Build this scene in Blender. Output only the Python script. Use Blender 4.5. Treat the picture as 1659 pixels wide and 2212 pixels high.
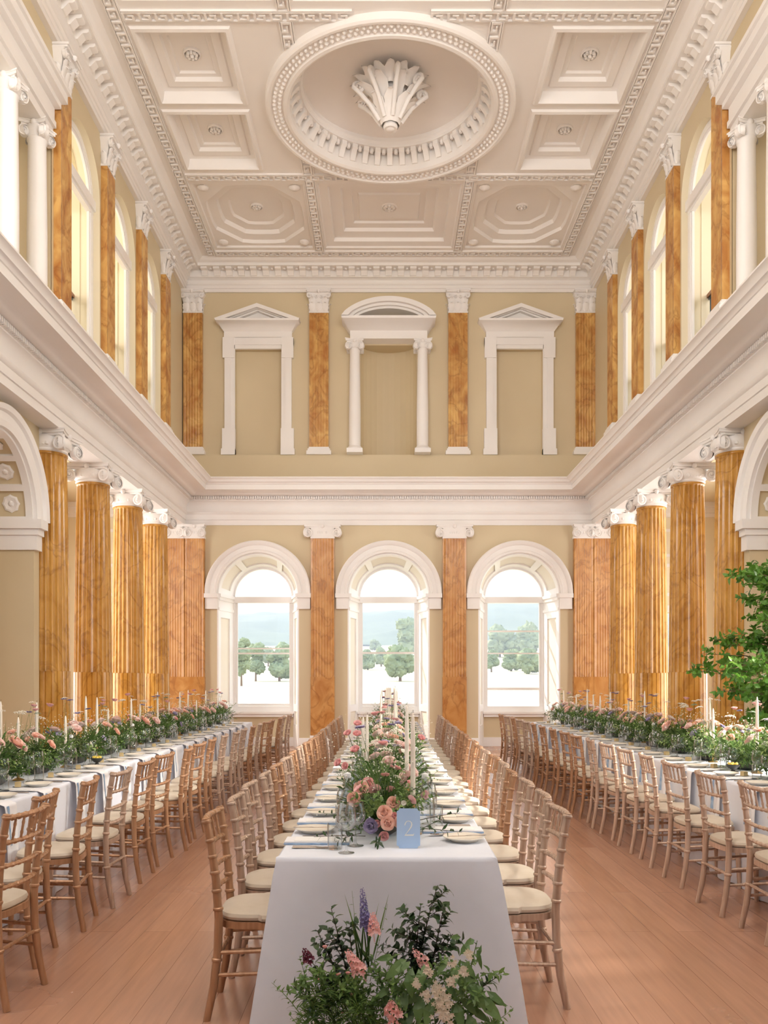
import bpy, math, random
from mathutils import Vector, Matrix, noise
from math import sin, cos, pi, sqrt, radians as R

random.seed(7)
scene = bpy.context.scene
for o in list(bpy.data.objects):
    bpy.data.objects.remove(o)
COL = scene.collection

# ------------------------------------------------------------------ camera, world, sun, lamps, exposure
F = 1870.0                      # focal length in pixels of the 1659 px wide frame
CAMZ = 1.52
cam_d = bpy.data.cameras.new('camera')
cam = bpy.data.objects.new('camera', cam_d)
COL.objects.link(cam)
cam.location = (0, 0, CAMZ)
cam.rotation_euler = (pi / 2, 0, 0)
cam_d.sensor_fit = 'HORIZONTAL'
cam_d.sensor_width = 36.0
cam_d.lens = 36.0 * F / 1659.0
cam_d.shift_x = 0.0
cam_d.shift_y = 360.0 / 1659.0
cam_d.clip_start = 0.05
cam_d.clip_end = 5000
scene.camera = cam

vs = scene.view_settings
vs.view_transform = 'Standard'
vs.look = 'None'
vs.gamma = 1.0
vs.use_curve_mapping = False
vs.exposure = 0.06
scene.cycles.use_denoising = True
scene.cycles.max_bounces = 9
scene.cycles.diffuse_bounces = 6
scene.cycles.glossy_bounces = 3
scene.cycles.transparent_max_bounces = 24
scene.cycles.transmission_bounces = 4
scene.cycles.volume_bounces = 0
scene.cycles.caustics_reflective = False
scene.cycles.caustics_refractive = False
scene.cycles.sample_clamp_indirect = 6.0

SKY = 3.0
world = bpy.data.worlds.new('sky')
scene.world = world
world.use_nodes = True
nt = world.node_tree
nt.nodes.clear()
w_out = nt.nodes.new('ShaderNodeOutputWorld')
w_bg = nt.nodes.new('ShaderNodeBackground')
w_tc = nt.nodes.new('ShaderNodeTexCoord')
w_sep = nt.nodes.new('ShaderNodeSeparateXYZ')
w_ramp = nt.nodes.new('ShaderNodeValToRGB')
nt.links.new(w_tc.outputs['Generated'], w_sep.inputs[0])
nt.links.new(w_sep.outputs['Z'], w_ramp.inputs[0])
w_ramp.color_ramp.elements[0].position = 0.0
w_ramp.color_ramp.elements[0].color = (0.97, 0.96, 0.94, 1)
w_ramp.color_ramp.elements[1].position = 0.7
w_ramp.color_ramp.elements[1].color = (0.62, 0.78, 1.0, 1)
nt.links.new(w_ramp.outputs[0], w_bg.inputs['Color'])
w_bg.inputs['Strength'].default_value = SKY
nt.links.new(w_bg.outputs[0], w_out.inputs['Surface'])


def sun(travel, strength, color, angle):
    d = bpy.data.lights.new('sun', 'SUN')
    d.energy = strength
    d.color = color
    d.angle = R(angle)
    o = bpy.data.objects.new('sun', d)
    COL.objects.link(o)
    o.rotation_euler = Vector(travel).to_track_quat('-Z', 'Y').to_euler()
    o.location = (-20, 40, 30)
    return o


def area(name, loc, aim, sx, sy, power, color=(1, 1, 1)):
    d = bpy.data.lights.new(name, 'AREA')
    d.shape = 'RECTANGLE'
    d.size, d.size_y = sx, sy
    d.energy = power
    d.color = color
    o = bpy.data.objects.new(name, d)
    COL.objects.link(o)
    o.location = loc
    o.rotation_euler = (Vector(aim) - Vector(loc)).to_track_quat('-Z', 'Z').to_euler()
    return o


CX = 0.10                       # the hall's centre line
D = 18.7                        # far wall
HW = 4.41                       # half width at the architrave face
XL, XR = CX - HW, CX + HW

sun((0.62, -0.55, -0.62), 6.0, (1.0, 0.95, 0.86), 0.8)
# added fill lamps, no windows built there: upper tier, lower tier, near end
WARM = (1.0, 0.972, 0.958)
area('upper_fill_light', (XL + 0.2, 1.8, 7.6), (CX + 3.0, 7.0, 12.6), 6.0, 2.4, 630, WARM)
area('upper_fill_light', (XR - 0.2, 1.8, 7.6), (CX - 3.0, 7.0, 12.6), 6.0, 2.4, 630, WARM)
area('lower_fill_light', (XL + 0.3, 2.5, 2.6), (CX, 6.0, 5.0), 5.0, 2.6, 60, (0.52, 0.74, 1.0))
area('lower_fill_light', (XR - 0.3, 2.5, 2.6), (CX, 6.0, 5.0), 5.0, 2.6, 60, (0.52, 0.74, 1.0))
area('end_fill_light', (CX, -2.2, 7.2), (CX, 5.0, 14.0), 6.0, 3.4, 760, WARM)
# added fill lamps brightening each aisle and gallery bay
for sx_ in (-1, 1):
    area('aisle_fill_light', (CX + sx_ * 7.0, 14.6, 2.4), (CX, 14.6, 2.2), 5.5, 3.0, 230, (1.0, 0.975, 0.94))
    for y_ in (12.0, 13.9, 15.72):
        area('gallery_fill_light', (CX + sx_ * 6.35, y_, 8.2), (CX + sx_ * 5.0, y_ + 1.2, 8.0), 0.8, 2.4, 34,
             (1.0, 0.95, 0.87) if sx_ < 0 else (0.96, 0.95, 1.0))
lt = area('arch_window_light', (CX + 7.0, 6.6, 3.6), (3.0, 7.0, 0.8), 0.8, 2.0, 260, (1.0, 0.95, 0.86))
lt.data.spread = R(50)


# ------------------------------------------------------------------ helpers
def srgb(r, g, b):
    def f(c):
        c /= 255.0
        return c / 12.92 if c <= 0.04045 else ((c + 0.055) / 1.055) ** 2.4
    return (f(r), f(g), f(b), 1.0)


class MB:
    """collects vertices and faces, then links them as ONE mesh object"""
    def __init__(self):
        self.v, self.f, self.mi = [], [], []
        self.M = None
        self.cur = 0

    def add(self, vs, fs):
        o = len(self.v)
        if self.M is not None:
            vs = [self.M @ Vector(p) for p in vs]
        self.v.extend([tuple(p) for p in vs])
        self.f.extend([tuple(i + o for i in q) for q in fs])
        self.mi.extend([self.cur] * len(fs))

    def box(self, x0, x1, y0, y1, z0, z1):
        self.add([(x0, y0, z0), (x1, y0, z0), (x1, y1, z0), (x0, y1, z0),
                  (x0, y0, z1), (x1, y0, z1), (x1, y1, z1), (x0, y1, z1)],
                 [(0, 3, 2, 1), (4, 5, 6, 7), (0, 1, 5, 4), (1, 2, 6, 5), (2, 3, 7, 6), (3, 0, 4, 7)])

    def quad(self, a, b, c, d):
        self.add([a, b, c, d], [(0, 1, 2, 3)])

    def loops(self, ls, closed=True, cap0=False, cap1=False):
        n = len(ls[0])
        vs = [p for l in ls for p in l]
        fs = []
        for i in range(len(ls) - 1):
            for j in range(n if closed else n - 1):
                k = (j + 1) % n
                fs.append((i * n + j, i * n + k, (i + 1) * n + k, (i + 1) * n + j))
        if cap0:
            fs.append(tuple(range(n - 1, -1, -1)))
        if cap1:
            fs.append(tuple((len(ls) - 1) * n + j for j in range(n)))
        self.add(vs, fs)

    def tube(self, pts, r, n=8, cap=True):
        pts = [Vector(p) for p in pts]
        rs = r if isinstance(r, (list, tuple)) else [r] * len(pts)
        ls = []
        up = None
        for i, p in enumerate(pts):
            t = (pts[min(i + 1, len(pts) - 1)] - pts[max(i - 1, 0)])
            if t.length < 1e-9:
                t = Vector((0, 0, 1))
            t.normalize()
            if up is None:
                up = Vector((1, 0, 0)) if abs(t.x) < 0.8 else Vector((0, 1, 0))
            a = t.cross(up)
            if a.length < 1e-6:
                a = t.cross(Vector((0.3, 0.9, 0.2)))
            a.normalize()
            b = t.cross(a)
            up = -b if False else up
            ls.append([p + a * (rs[i] * cos(2 * pi * k / n)) + b * (rs[i] * sin(2 * pi * k / n)) for k in range(n)])
        self.loops(ls, True, cap, cap)

    def lathe(self, prof, n=24, c=(0, 0, 0), cap0=False, cap1=False):
        ls = [[(c[0] + r * cos(2 * pi * k / n), c[1] + r * sin(2 * pi * k / n), c[2] + z) for k in range(n)] for r, z in prof]
        self.loops(ls, True, cap0, cap1)

    def grid(self, fn, nu, nv):
        vs = [fn(i / nu, j / nv) for j in range(nv + 1) for i in range(nu + 1)]
        w = nu + 1
        self.add(vs, [(j * w + i, j * w + i + 1, (j + 1) * w + i + 1, (j + 1) * w + i) for j in range(nv) for i in range(nu)])

    def data(self, name, mats, smooth=40):
        me = bpy.data.meshes.new(name)
        me.from_pydata(self.v, [], self.f)
        for m in (mats if isinstance(mats, (list, tuple)) else [mats]):
            me.materials.append(m)
        if max(self.mi or [0]) > 0:
            me.polygons.foreach_set('material_index', self.mi)
        if smooth:
            me.polygons.foreach_set('use_smooth', [True] * len(me.polygons))
            me.set_sharp_from_angle(angle=R(smooth))
        me.update()
        return me

    def build(self, name, mats, parent=None, smooth=40, loc=None):
        o = bpy.data.objects.new(name, self.data(name, mats, smooth))
        COL.objects.link(o)
        if parent is not None:
            o.parent = parent
        if loc is not None:
            o.location = loc
        return o


def tag(o, label, cat, group=None, kind=None):
    o['label'] = label
    o['category'] = cat
    if group:
        o['group'] = group
    if kind:
        o['kind'] = kind
    return o


def struct(o, label=None):
    o['kind'] = 'structure'
    if label:
        o['label'] = label
    return o


def thing(name, label, cat, loc=(0, 0, 0), rz=0.0, group=None):
    o = bpy.data.objects.new(name, None)
    o.empty_display_size = 0.05
    COL.objects.link(o)
    o.location = loc
    o.rotation_euler = (0, 0, rz)
    return tag(o, label, cat, group)


KIDS = {}


def kids(o):
    return [c for c in o.children]


def copy_tree(o, parent=None):
    c = o.copy()
    COL.objects.link(c)
    if parent is not None:
        c.parent = parent
    for ch in kids(o):
        copy_tree(ch, c)
    return c


ORD = ('first second third fourth fifth sixth seventh eighth ninth tenth eleventh twelfth thirteenth fourteenth fifteenth '
       'sixteenth seventeenth eighteenth nineteenth twentieth').split() + ['twenty-' + x for x in 'first second third fourth fifth sixth'.split()]


def nth(i):
    return ORD[i]


# ------------------------------------------------------------------ materials
def new_mat(name):
    m = bpy.data.materials.new(name)
    m.use_nodes = True
    n = m.node_tree
    return m, n, n.nodes['Principled BSDF']


def node(n, kind, **kw):
    x = n.nodes.new(kind)
    for k, v in kw.items():
        if k in x.inputs:
            x.inputs[k].default_value = v
        else:
            setattr(x, k, v)
    return x


def mottled(name, c1, c2, rough=0.6, scale=3.0, bump=0.0, bscale=40.0, metallic=0.0, spec=0.5, detail=4.0, sheen=0.0, stretch=None, sub=0.0, trans=0.0):
    m, n, b = new_mat(name)
    tc = node(n, 'ShaderNodeTexCoord')
    src = tc.outputs['Object']
    if stretch:
        mp = node(n, 'ShaderNodeMapping')
        mp.inputs['Scale'].default_value = stretch
        n.links.new(src, mp.inputs[0])
        src = mp.outputs[0]
    nz = node(n, 'ShaderNodeTexNoise', Scale=scale, Detail=detail)
    n.links.new(src, nz.inputs['Vector'])
    rp = node(n, 'ShaderNodeValToRGB')
    rp.color_ramp.elements[0].position = 0.3
    rp.color_ramp.elements[1].position = 0.7
    rp.color_ramp.elements[0].color = c1
    rp.color_ramp.elements[1].color = c2
    n.links.new(nz.outputs['Fac'], rp.inputs[0])
    n.links.new(rp.outputs[0], b.inputs['Base Color'])
    b.inputs['Roughness'].default_value = rough
    b.inputs['Metallic'].default_value = metallic
    b.inputs['Specular IOR Level'].default_value = spec
    if sheen:
        b.inputs['Sheen Weight'].default_value = sheen
    if bump:
        n2 = node(n, 'ShaderNodeTexNoise', Scale=bscale, Detail=3.0)
        n.links.new(src, n2.inputs['Vector'])
        bp = node(n, 'ShaderNodeBump', Strength=bump, Distance=0.01)
        n.links.new(n2.outputs['Fac'], bp.inputs['Height'])
        n.links.new(bp.outputs[0], b.inputs['Normal'])
    if trans:
        tr = node(n, 'ShaderNodeBsdfTranslucent')
        n.links.new(rp.outputs[0], tr.inputs['Color'])
        mx = node(n, 'ShaderNodeMixShader')
        mx.inputs[0].default_value = trans
        n.links.new(b.outputs[0], mx.inputs[1])
        n.links.new(tr.outputs[0], mx.inputs[2])
        n.links.new(mx.outputs[0], n.nodes['Material Output'].inputs['Surface'])
    return m


def scagliola(name, base, dark, light, rough=0.22):
    m, n, b = new_mat(name)
    tc = node(n, 'ShaderNodeTexCoord')
    oi = node(n, 'ShaderNodeObjectInfo')
    ad = node(n, 'ShaderNodeVectorMath', operation='ADD')
    mp = node(n, 'ShaderNodeMapping')
    mp.inputs['Scale'].default_value = (2.0, 2.0, 1.3)
    n.links.new(tc.outputs['Object'], ad.inputs[0])
    n.links.new(oi.outputs['Location'], ad.inputs[1])
    n.links.new(ad.outputs[0], mp.inputs[0])
    n1 = node(n, 'ShaderNodeTexNoise', Scale=2.2, Detail=6.0, Distortion=0.8)
    n.links.new(mp.outputs[0], n1.inputs['Vector'])
    r1 = node(n, 'ShaderNodeValToRGB')
    r1.color_ramp.elements[0].position = 0.32
    r1.color_ramp.elements[0].color = base
    r1.color_ramp.elements[1].position = 0.7
    r1.color_ramp.elements[1].color = light
    n.links.new(n1.outputs['Fac'], r1.inputs[0])
    n2 = node(n, 'ShaderNodeTexNoise', Scale=1.3, Detail=7.0, Distortion=0.9)
    n.links.new(mp.outputs[0], n2.inputs['Vector'])
    r2 = node(n, 'ShaderNodeValToRGB')
    e = r2.color_ramp.elements
    e[0].position = 0.46
    e[0].color = (0, 0, 0, 1)
    e[1].position = 0.54
    e[1].color = (0, 0, 0, 1)
    x = e.new(0.5)
    x.color = (0.45, 0.45, 0.45, 1)
    n.links.new(n2.outputs['Fac'], r2.inputs[0])
    mx = node(n, 'ShaderNodeMixRGB')
    mx.inputs[2].default_value = dark
    n.links.new(r2.outputs[0], mx.inputs[0])
    n.links.new(r1.outputs[0], mx.inputs[1])
    n.links.new(mx.outputs[0], b.inputs['Base Color'])
    b.inputs['Roughness'].default_value = rough
    return m


def floor_mat():
    m, n, b = new_mat('floor_boards')
    tc = node(n, 'ShaderNodeTexCoord')
    mp = node(n, 'ShaderNodeMapping')
    mp.inputs['Rotation'].default_value = (0, 0, pi / 2)
    n.links.new(tc.outputs['Object'], mp.inputs[0])
    br = node(n, 'ShaderNodeTexBrick', Scale=1.0)
    br.inputs['Brick Width'].default_value = 2.6
    br.inputs['Row Height'].default_value = 0.16
    br.inputs['Mortar Size'].default_value = 0.0013
    br.inputs['Color1'].default_value = srgb(190, 146, 122)
    br.inputs['Color2'].default_value = srgb(174, 130, 106)
    br.inputs['Mortar'].default_value = srgb(128, 92, 72)
    br.offset = 0.37
    n.links.new(mp.outputs[0], br.inputs['Vector'])
    m2 = node(n, 'ShaderNodeMapping')
    m2.inputs['Scale'].default_value = (14, 0.9, 1)
    n.links.new(tc.outputs['Object'], m2.inputs[0])
    nz = node(n, 'ShaderNodeTexNoise', Scale=2.0, Detail=7.0)
    n.links.new(m2.outputs[0], nz.inputs['Vector'])
    rp = node(n, 'ShaderNodeValToRGB')
    rp.color_ramp.elements[0].color = (0.72, 0.72, 0.72, 1)
    rp.color_ramp.elements[1].color = (1.2, 1.17, 1.12, 1)
    n.links.new(nz.outputs['Fac'], rp.inputs[0])
    mx = node(n, 'ShaderNodeMixRGB', blend_type='MULTIPLY')
    mx.inputs[0].default_value = 1.0
    n.links.new(br.outputs['Color'], mx.inputs[1])
    n.links.new(rp.outputs[0], mx.inputs[2])
    n3 = node(n, 'ShaderNodeTexNoise', Scale=0.9, Detail=5.0)
    n.links.new(tc.outputs['Object'], n3.inputs['Vector'])
    mr = node(n, 'ShaderNodeMapRange')
    mr.inputs['From Min'].default_value = 0.3
    mr.inputs['From Max'].default_value = 0.7
    mr.inputs['To Min'].default_value = 0.17
    mr.inputs['To Max'].default_value = 0.30
    n.links.new(n3.outputs['Fac'], mr.inputs[0])
    n.links.new(mr.outputs[0], b.inputs['Roughness'])
    b.inputs['Specular IOR Level'].default_value = 0.85
    n.links.new(mx.outputs[0], b.inputs['Base Color'])
    bp = node(n, 'ShaderNodeBump', Strength=0.12, Distance=0.004)
    n.links.new(br.outputs['Fac'], bp.inputs['Height'])
    bp.invert = True
    n.links.new(bp.outputs[0], b.inputs['Normal'])
    return m


def glass_mat(name, tint=(1, 1, 1, 1), lo=0.03, hi=0.55):
    m = bpy.data.materials.new(name)
    m.use_nodes = True
    n = m.node_tree
    n.nodes.clear()
    out = node(n, 'ShaderNodeOutputMaterial')
    tr = node(n, 'ShaderNodeBsdfTransparent')
    tr.inputs['Color'].default_value = tint
    gl = node(n, 'ShaderNodeBsdfGlossy')
    gl.inputs['Roughness'].default_value = 0.02
    lw = node(n, 'ShaderNodeLayerWeight', Blend=0.5)
    nz = node(n, 'ShaderNodeTexNoise', Scale=2.0)
    mr = node(n, 'ShaderNodeMapRange')
    mr.inputs['From Min'].default_value = 0.35
    mr.inputs['From Max'].default_value = 1.0
    mr.inputs['To Min'].default_value = lo
    mr.inputs['To Max'].default_value = hi
    mx = node(n, 'ShaderNodeMixShader')
    n.links.new(lw.outputs['Facing'], mr.inputs[0])
    n.links.new(mr.outputs[0], mx.inputs[0])
    n.links.new(tr.outputs[0], mx.inputs[1])
    n.links.new(gl.outputs[0], mx.inputs[2])
    n.links.new(mx.outputs[0], out.inputs['Surface'])
    return m


WHITE = mottled('white_plaster', (0.80, 0.765, 0.73, 1), (0.84, 0.81, 0.78, 1), 0.55, 1.2, 0.04, 60)
CEIL = mottled('ceiling_plaster', (0.80, 0.755, 0.71, 1), (0.83, 0.79, 0.745, 1), 0.6, 1.0, 0.04, 60)
WHITEPAINT = mottled('white_gloss_paint', (0.84, 0.82, 0.80, 1), (0.88, 0.86, 0.84, 1), 0.3, 2.0)
KHAKI = mottled('khaki_wall_paint', (0.60, 0.495, 0.315, 1), (0.64, 0.535, 0.35, 1), 0.55, 0.8, 0.02, 80)
CREAM = mottled('cream_wall_paint', (0.76, 0.68, 0.50, 1), (0.80, 0.72, 0.54, 1), 0.6, 0.8)
PALECREAM = mottled('pale_cream_panel_paint', (0.80, 0.75, 0.64, 1), (0.84, 0.79, 0.68, 1), 0.6, 0.8)
OCHRE = mottled('ochre_panel_paint', (0.72, 0.58, 0.30, 1), (0.76, 0.62, 0.34, 1), 0.6, 0.8)
MARBLE = scagliola('orange_scagliola', srgb(178, 120, 62), srgb(132, 80, 42), srgb(204, 152, 90), 0.2)
MARBLEY = scagliola('yellow_scagliola', srgb(180, 128, 52), srgb(134, 84, 34), srgb(206, 156, 78), 0.2)
MARBLE2 = scagliola('gold_scagliola', srgb(170, 112, 56), srgb(130, 80, 40), srgb(214, 170, 100), 0.24)
FLOOR = floor_mat()
LINEN = mottled('white_linen', (0.72, 0.745, 0.82, 1), (0.76, 0.785, 0.86, 1), 0.9, 6.0, 0.06, 900, sheen=0.2)
CUSHION = mottled('cream_cushion_fabric', srgb(202, 187, 165), srgb(212, 199, 180), 0.9, 8.0, 0.1, 700, sheen=0.2)
GOLDWOOD = mottled('gold_lacquered_wood', srgb(166, 122, 88), srgb(192, 150, 116), 0.3, 4.0, 0.0, metallic=0.25, stretch=(12, 12, 1.2))
LIMEDWOOD = mottled('limed_gold_wood', srgb(172, 142, 120), srgb(202, 176, 156), 0.32, 5.0, 0.0, metallic=0.2, stretch=(14, 14, 1.0))
WAX = mottled('ivory_wax', srgb(236, 224, 206), srgb(244, 234, 218), 0.45, 6.0)
WAXPINK = mottled('pink_wax', srgb(226, 150, 170), srgb(236, 176, 190), 0.45, 6.0)
WICK = mottled('candle_wick', srgb(70, 60, 52), srgb(90, 80, 70), 0.9, 20.0)
BRASS = mottled('brushed_brass', srgb(186, 150, 88), srgb(206, 172, 110), 0.3, 8.0, metallic=0.9)
SILVER = mottled('polished_silver', srgb(214, 208, 206), srgb(232, 226, 222), 0.18, 10.0, metallic=1.0)
CHINA = mottled('cream_china', srgb(226, 216, 200), srgb(234, 226, 212), 0.18, 3.0)
NAPKIN = mottled('white_napkin', (0.78, 0.77, 0.79, 1), (0.83, 0.82, 0.84, 1), 0.9, 10.0, 0.06, 500)
BLUE = mottled('blue_stripe_fabric', srgb(120, 152, 190), srgb(176, 196, 216), 0.9, 26.0)
PAPER = mottled('white_menu_card', (0.82, 0.81, 0.80, 1), (0.86, 0.85, 0.84, 1), 0.7, 5.0)
CARD = mottled('blue_number_card', srgb(170, 198, 232), srgb(178, 204, 236), 0.6, 4.0)
INK = mottled('white_ink', (0.88, 0.87, 0.84, 1), (0.9, 0.89, 0.86, 1), 0.6, 4.0)
GLASS = glass_mat('clear_glass', (0.97, 0.98, 0.98, 1), 0.06, 0.9)
PANE = glass_mat('window_glass', lo=0.02, hi=0.3)
BARK = mottled('brown_bark', srgb(96, 74, 56), srgb(128, 100, 76), 0.9, 12.0, 0.5, 30)
STEM = mottled('green_stem', srgb(84, 104, 56), srgb(110, 130, 74), 0.7, 20.0)
DSTEM = mottled('dark_stem', srgb(50, 44, 34), srgb(76, 68, 46), 0.8, 20.0)
LEAF = mottled('mid_green_leaf', srgb(70, 104, 44), srgb(112, 142, 70), 0.45, 9.0, trans=0.3)
LEAFD = mottled('dark_green_leaf', srgb(38, 62, 34), srgb(66, 92, 50), 0.35, 9.0, trans=0.2)
LEAFT = mottled('tree_leaf', srgb(60, 110, 34), srgb(116, 160, 60), 0.4, 6.0, trans=0.35)
LEAFP = mottled('pale_green_leaf', srgb(120, 150, 78), srgb(160, 182, 110), 0.45, 9.0, trans=0.3)
LEAFB = mottled('broad_green_leaf', srgb(76, 108, 58), srgb(114, 142, 86), 0.4, 9.0, trans=0.2)
LEAFG = mottled('grey_green_leaf', srgb(120, 140, 110), srgb(156, 172, 140), 0.6, 9.0, trans=0.3)
PEACH = mottled('peach_petal', srgb(250, 206, 186), srgb(254, 224, 210), 0.6, 30.0, trans=0.25)
BLUSH = mottled('blush_petal', srgb(246, 216, 208), srgb(252, 232, 226), 0.6, 30.0, trans=0.25)
PINK = mottled('pink_petal', srgb(246, 190, 188), srgb(250, 212, 208), 0.6, 30.0, trans=0.25)
LILAC = mottled('lilac_petal', srgb(176, 164, 200), srgb(204, 194, 220), 0.6, 30.0, trans=0.25)
WHITEP = mottled('white_petal', srgb(236, 232, 218), srgb(248, 244, 232), 0.6, 30.0, trans=0.25)
PURPLE = mottled('blue_purple_petal', srgb(122, 118, 170), srgb(156, 150, 194), 0.6, 30.0, trans=0.2)
PLUM = mottled('plum_petal', srgb(96, 36, 60), srgb(130, 56, 76), 0.6, 30.0, trans=0.2)
DARKBOWL = mottled('dark_bowl_glaze', srgb(40, 40, 36), srgb(58, 56, 48), 0.4, 6.0)
LEMON = mottled('lemon_skin', srgb(228, 196, 70), srgb(240, 212, 100), 0.5, 14.0)
LOG = mottled('pale_cut_wood', srgb(150, 122, 96), srgb(184, 156, 126), 0.8, 6.0, 0.3, 20)
IRON = mottled('teal_black_iron', srgb(36, 56, 62), srgb(54, 78, 84), 0.4, 6.0)
RAILWOOD = mottled('brown_handrail_wood', srgb(110, 66, 36), srgb(140, 88, 50), 0.35, 6.0)
DRYGRASS = mottled('dry_summer_grass', (0.46, 0.42, 0.26, 1), (0.58, 0.52, 0.36, 1), 0.9, 0.03)
HILLGREEN = mottled('wooded_hill', (0.09, 0.13, 0.09, 1), (0.15, 0.19, 0.12, 1), 0.95, 0.03, 1.0, 0.08)
TREEGREEN = mottled('parkland_tree_leaf', (0.15, 0.19, 0.10, 1), (0.30, 0.34, 0.17, 1), 0.8, 0.4)
POTGREY = mottled('grey_planter', srgb(120, 116, 108), srgb(150, 146, 138), 0.7, 5.0)

# ------------------------------------------------------------------ room shell
FLOOR_X = 8.0


def arch_pts(half, zs, n=24):
    return [(-half * cos(pi * i / n), zs + half * sin(pi * i / n)) for i in range(n + 1)]


def wall_with_openings(m, P, u0, u1, z0, z1, ops):
    """P(u, z) -> point; ops: (centre, half, base, spring, arched)"""
    ops = sorted(ops)
    x = u0
    for c, h, zb, zs, ar in ops:
        m.quad(P(x, z0), P(c - h, z0), P(c - h, z1), P(x, z1))
        if zb > z0:
            m.quad(P(c - h, z0), P(c + h, z0), P(c + h, zb), P(c - h, zb))
        pts = arch_pts(h, zs) if ar else [(-h, zs), (h, zs)]
        for (a, za), (b, zb_) in zip(pts, pts[1:]):
            m.quad(P(c + a, za), P(c + b, zb_), P(c + b, z1), P(c + a, z1))
        x = c + h
    m.quad(P(x, z0), P(u1, z0), P(u1, z1), P(x, z1))


def reveal(m, P2, c, h0, h1, zb, zs, ar, t0=0.0, t1=1.0):
    """P2(u, t, z): the inner faces of an opening, t = depth 0..1"""
    def outline(h):
        pts = [(-h, zb)] + (arch_pts(h, zs) if ar else [(-h, zs), (h, zs)]) + [(h, zb)]
        return pts
    a = [P2(c + u, t0, z) for u, z in outline(h0)]
    b = [P2(c + u, t1, z) for u, z in outline(h1)]
    m.loops([a, b], closed=False)


# floor
m = MB()
m.box(-FLOOR_X, FLOOR_X, -3.0, D + 1.2, -0.12, 0.0)
struct(m.build('floor', FLOOR), 'glossy brown timber floorboards of the hall')

# far wall, lower tier: three arched window recesses; upper tier: plain, two flat niches and a round one
WC = [CX - 2.82, CX, CX + 2.82]
WH0, WH1, WSPR, WDEP = 0.885, 0.70, 3.35, 0.83
m = MB()
Pf = lambda u, z: (u, D, z)
wall_with_openings(m, Pf, XL - 0.1, XR + 0.1, 0, 4.9, [(c, WH0, 0.0, WSPR, True) for c in WC])
NICHE = [(-2.71, 0.51, 8.63), (CX, 0.60, 8.72), (2.915, 0.51, 8.63)]
wall_with_openings(m, Pf, XL - 0.1, XR + 0.1, 4.9, 10.5, [(c, h, 6.33, zt, False) for c, h, zt in NICHE])
for c, h, zt in NICHE:
    if h == 0.60:
        nn = 14
        for i in range(nn):
            a0, a1 = pi * i / nn, pi * (i + 1) / nn
            p0 = (c - h * cos(a0), D + 0.45 * sin(a0))
            p1 = (c - h * cos(a1), D + 0.45 * sin(a1))
            m.quad((p0[0], p0[1], 6.33), (p1[0], p1[1], 6.33), (p1[0], p1[1], zt), (p0[0], p0[1], zt))
            m.add([(c, D, zt), (p0[0], p0[1], zt), (p1[0], p1[1], zt)], [(0, 1, 2)])
            m.add([(c, D, 6.33), (p0[0], p0[1], 6.33), (p1[0], p1[1], 6.33)], [(0, 2, 1)])
    else:
        m.box(c - h, c + h, D + 0.12, D + 0.16, 6.33, zt)
        reveal(m, lambda u, t, z: (u, D + 0.12 * t, z), c, h, h, 6.33, zt, False)
        m.quad((c - h, D, 6.33), (c + h, D, 6.33), (c + h, D + 0.13, 6.33), (c - h, D + 0.13, 6.33))
# wall below each window sill, at the back of the recess
for c in WC:
    m.box(c - 0.9, c + 0.9, D + WDEP, D + WDEP + 0.2, 0, 0.78)
# solid wall behind
m.box(XL - 0.1, WC[0] - WH0 - 0.02, D + 0.3, D + 0.9, 0, 10.5)
m.box(WC[0] + WH0 + 0.02, WC[1] - WH0 - 0.02, D + 0.2, D + 0.9, 0, 4.9)
m.box(WC[1] + WH0 + 0.02, WC[2] - WH0 - 0.02, D + 0.2, D + 0.9, 0, 4.9)
m.box(WC[2] + WH0 + 0.02, XR + 0.1, D + 0.3, D + 0.9, 0, 10.5)
m.box(XL - 0.1, XR + 0.1, D + 0.5, D + 0.9, 4.3, 10.5)
struct(m.build('wall_far', KHAKI, smooth=20), 'khaki end wall with three arched windows')

# baseboard of the far wall
m = MB()
segs = [(XL, WC[0] - WH0), (WC[0] + WH0, WC[1] - WH0), (WC[1] + WH0, WC[2] - WH0), (WC[2] + WH0, XR)]
for a, b in segs:
    m.box(a, b, D - 0.05, D, 0, 0.2)
    m.box(a, b, D - 0.035, D, 0.2, 0.24)
for c in WC:
    m.box(c - 0.72, c + 0.72, D + WDEP - 0.04, D + WDEP, 0, 0.2)
struct(m.build('baseboard_far', WHITEPAINT))

# plinth under the upper tier of the far wall
m = MB()
m.box(XL, XR, D - 0.1, D, 5.6, 6.33)
struct(m.build('trim_upper_plinth', KHAKI))


# window recesses and windows
def splay(t):
    return WH0 + (WH1 - WH0) * t


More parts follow.
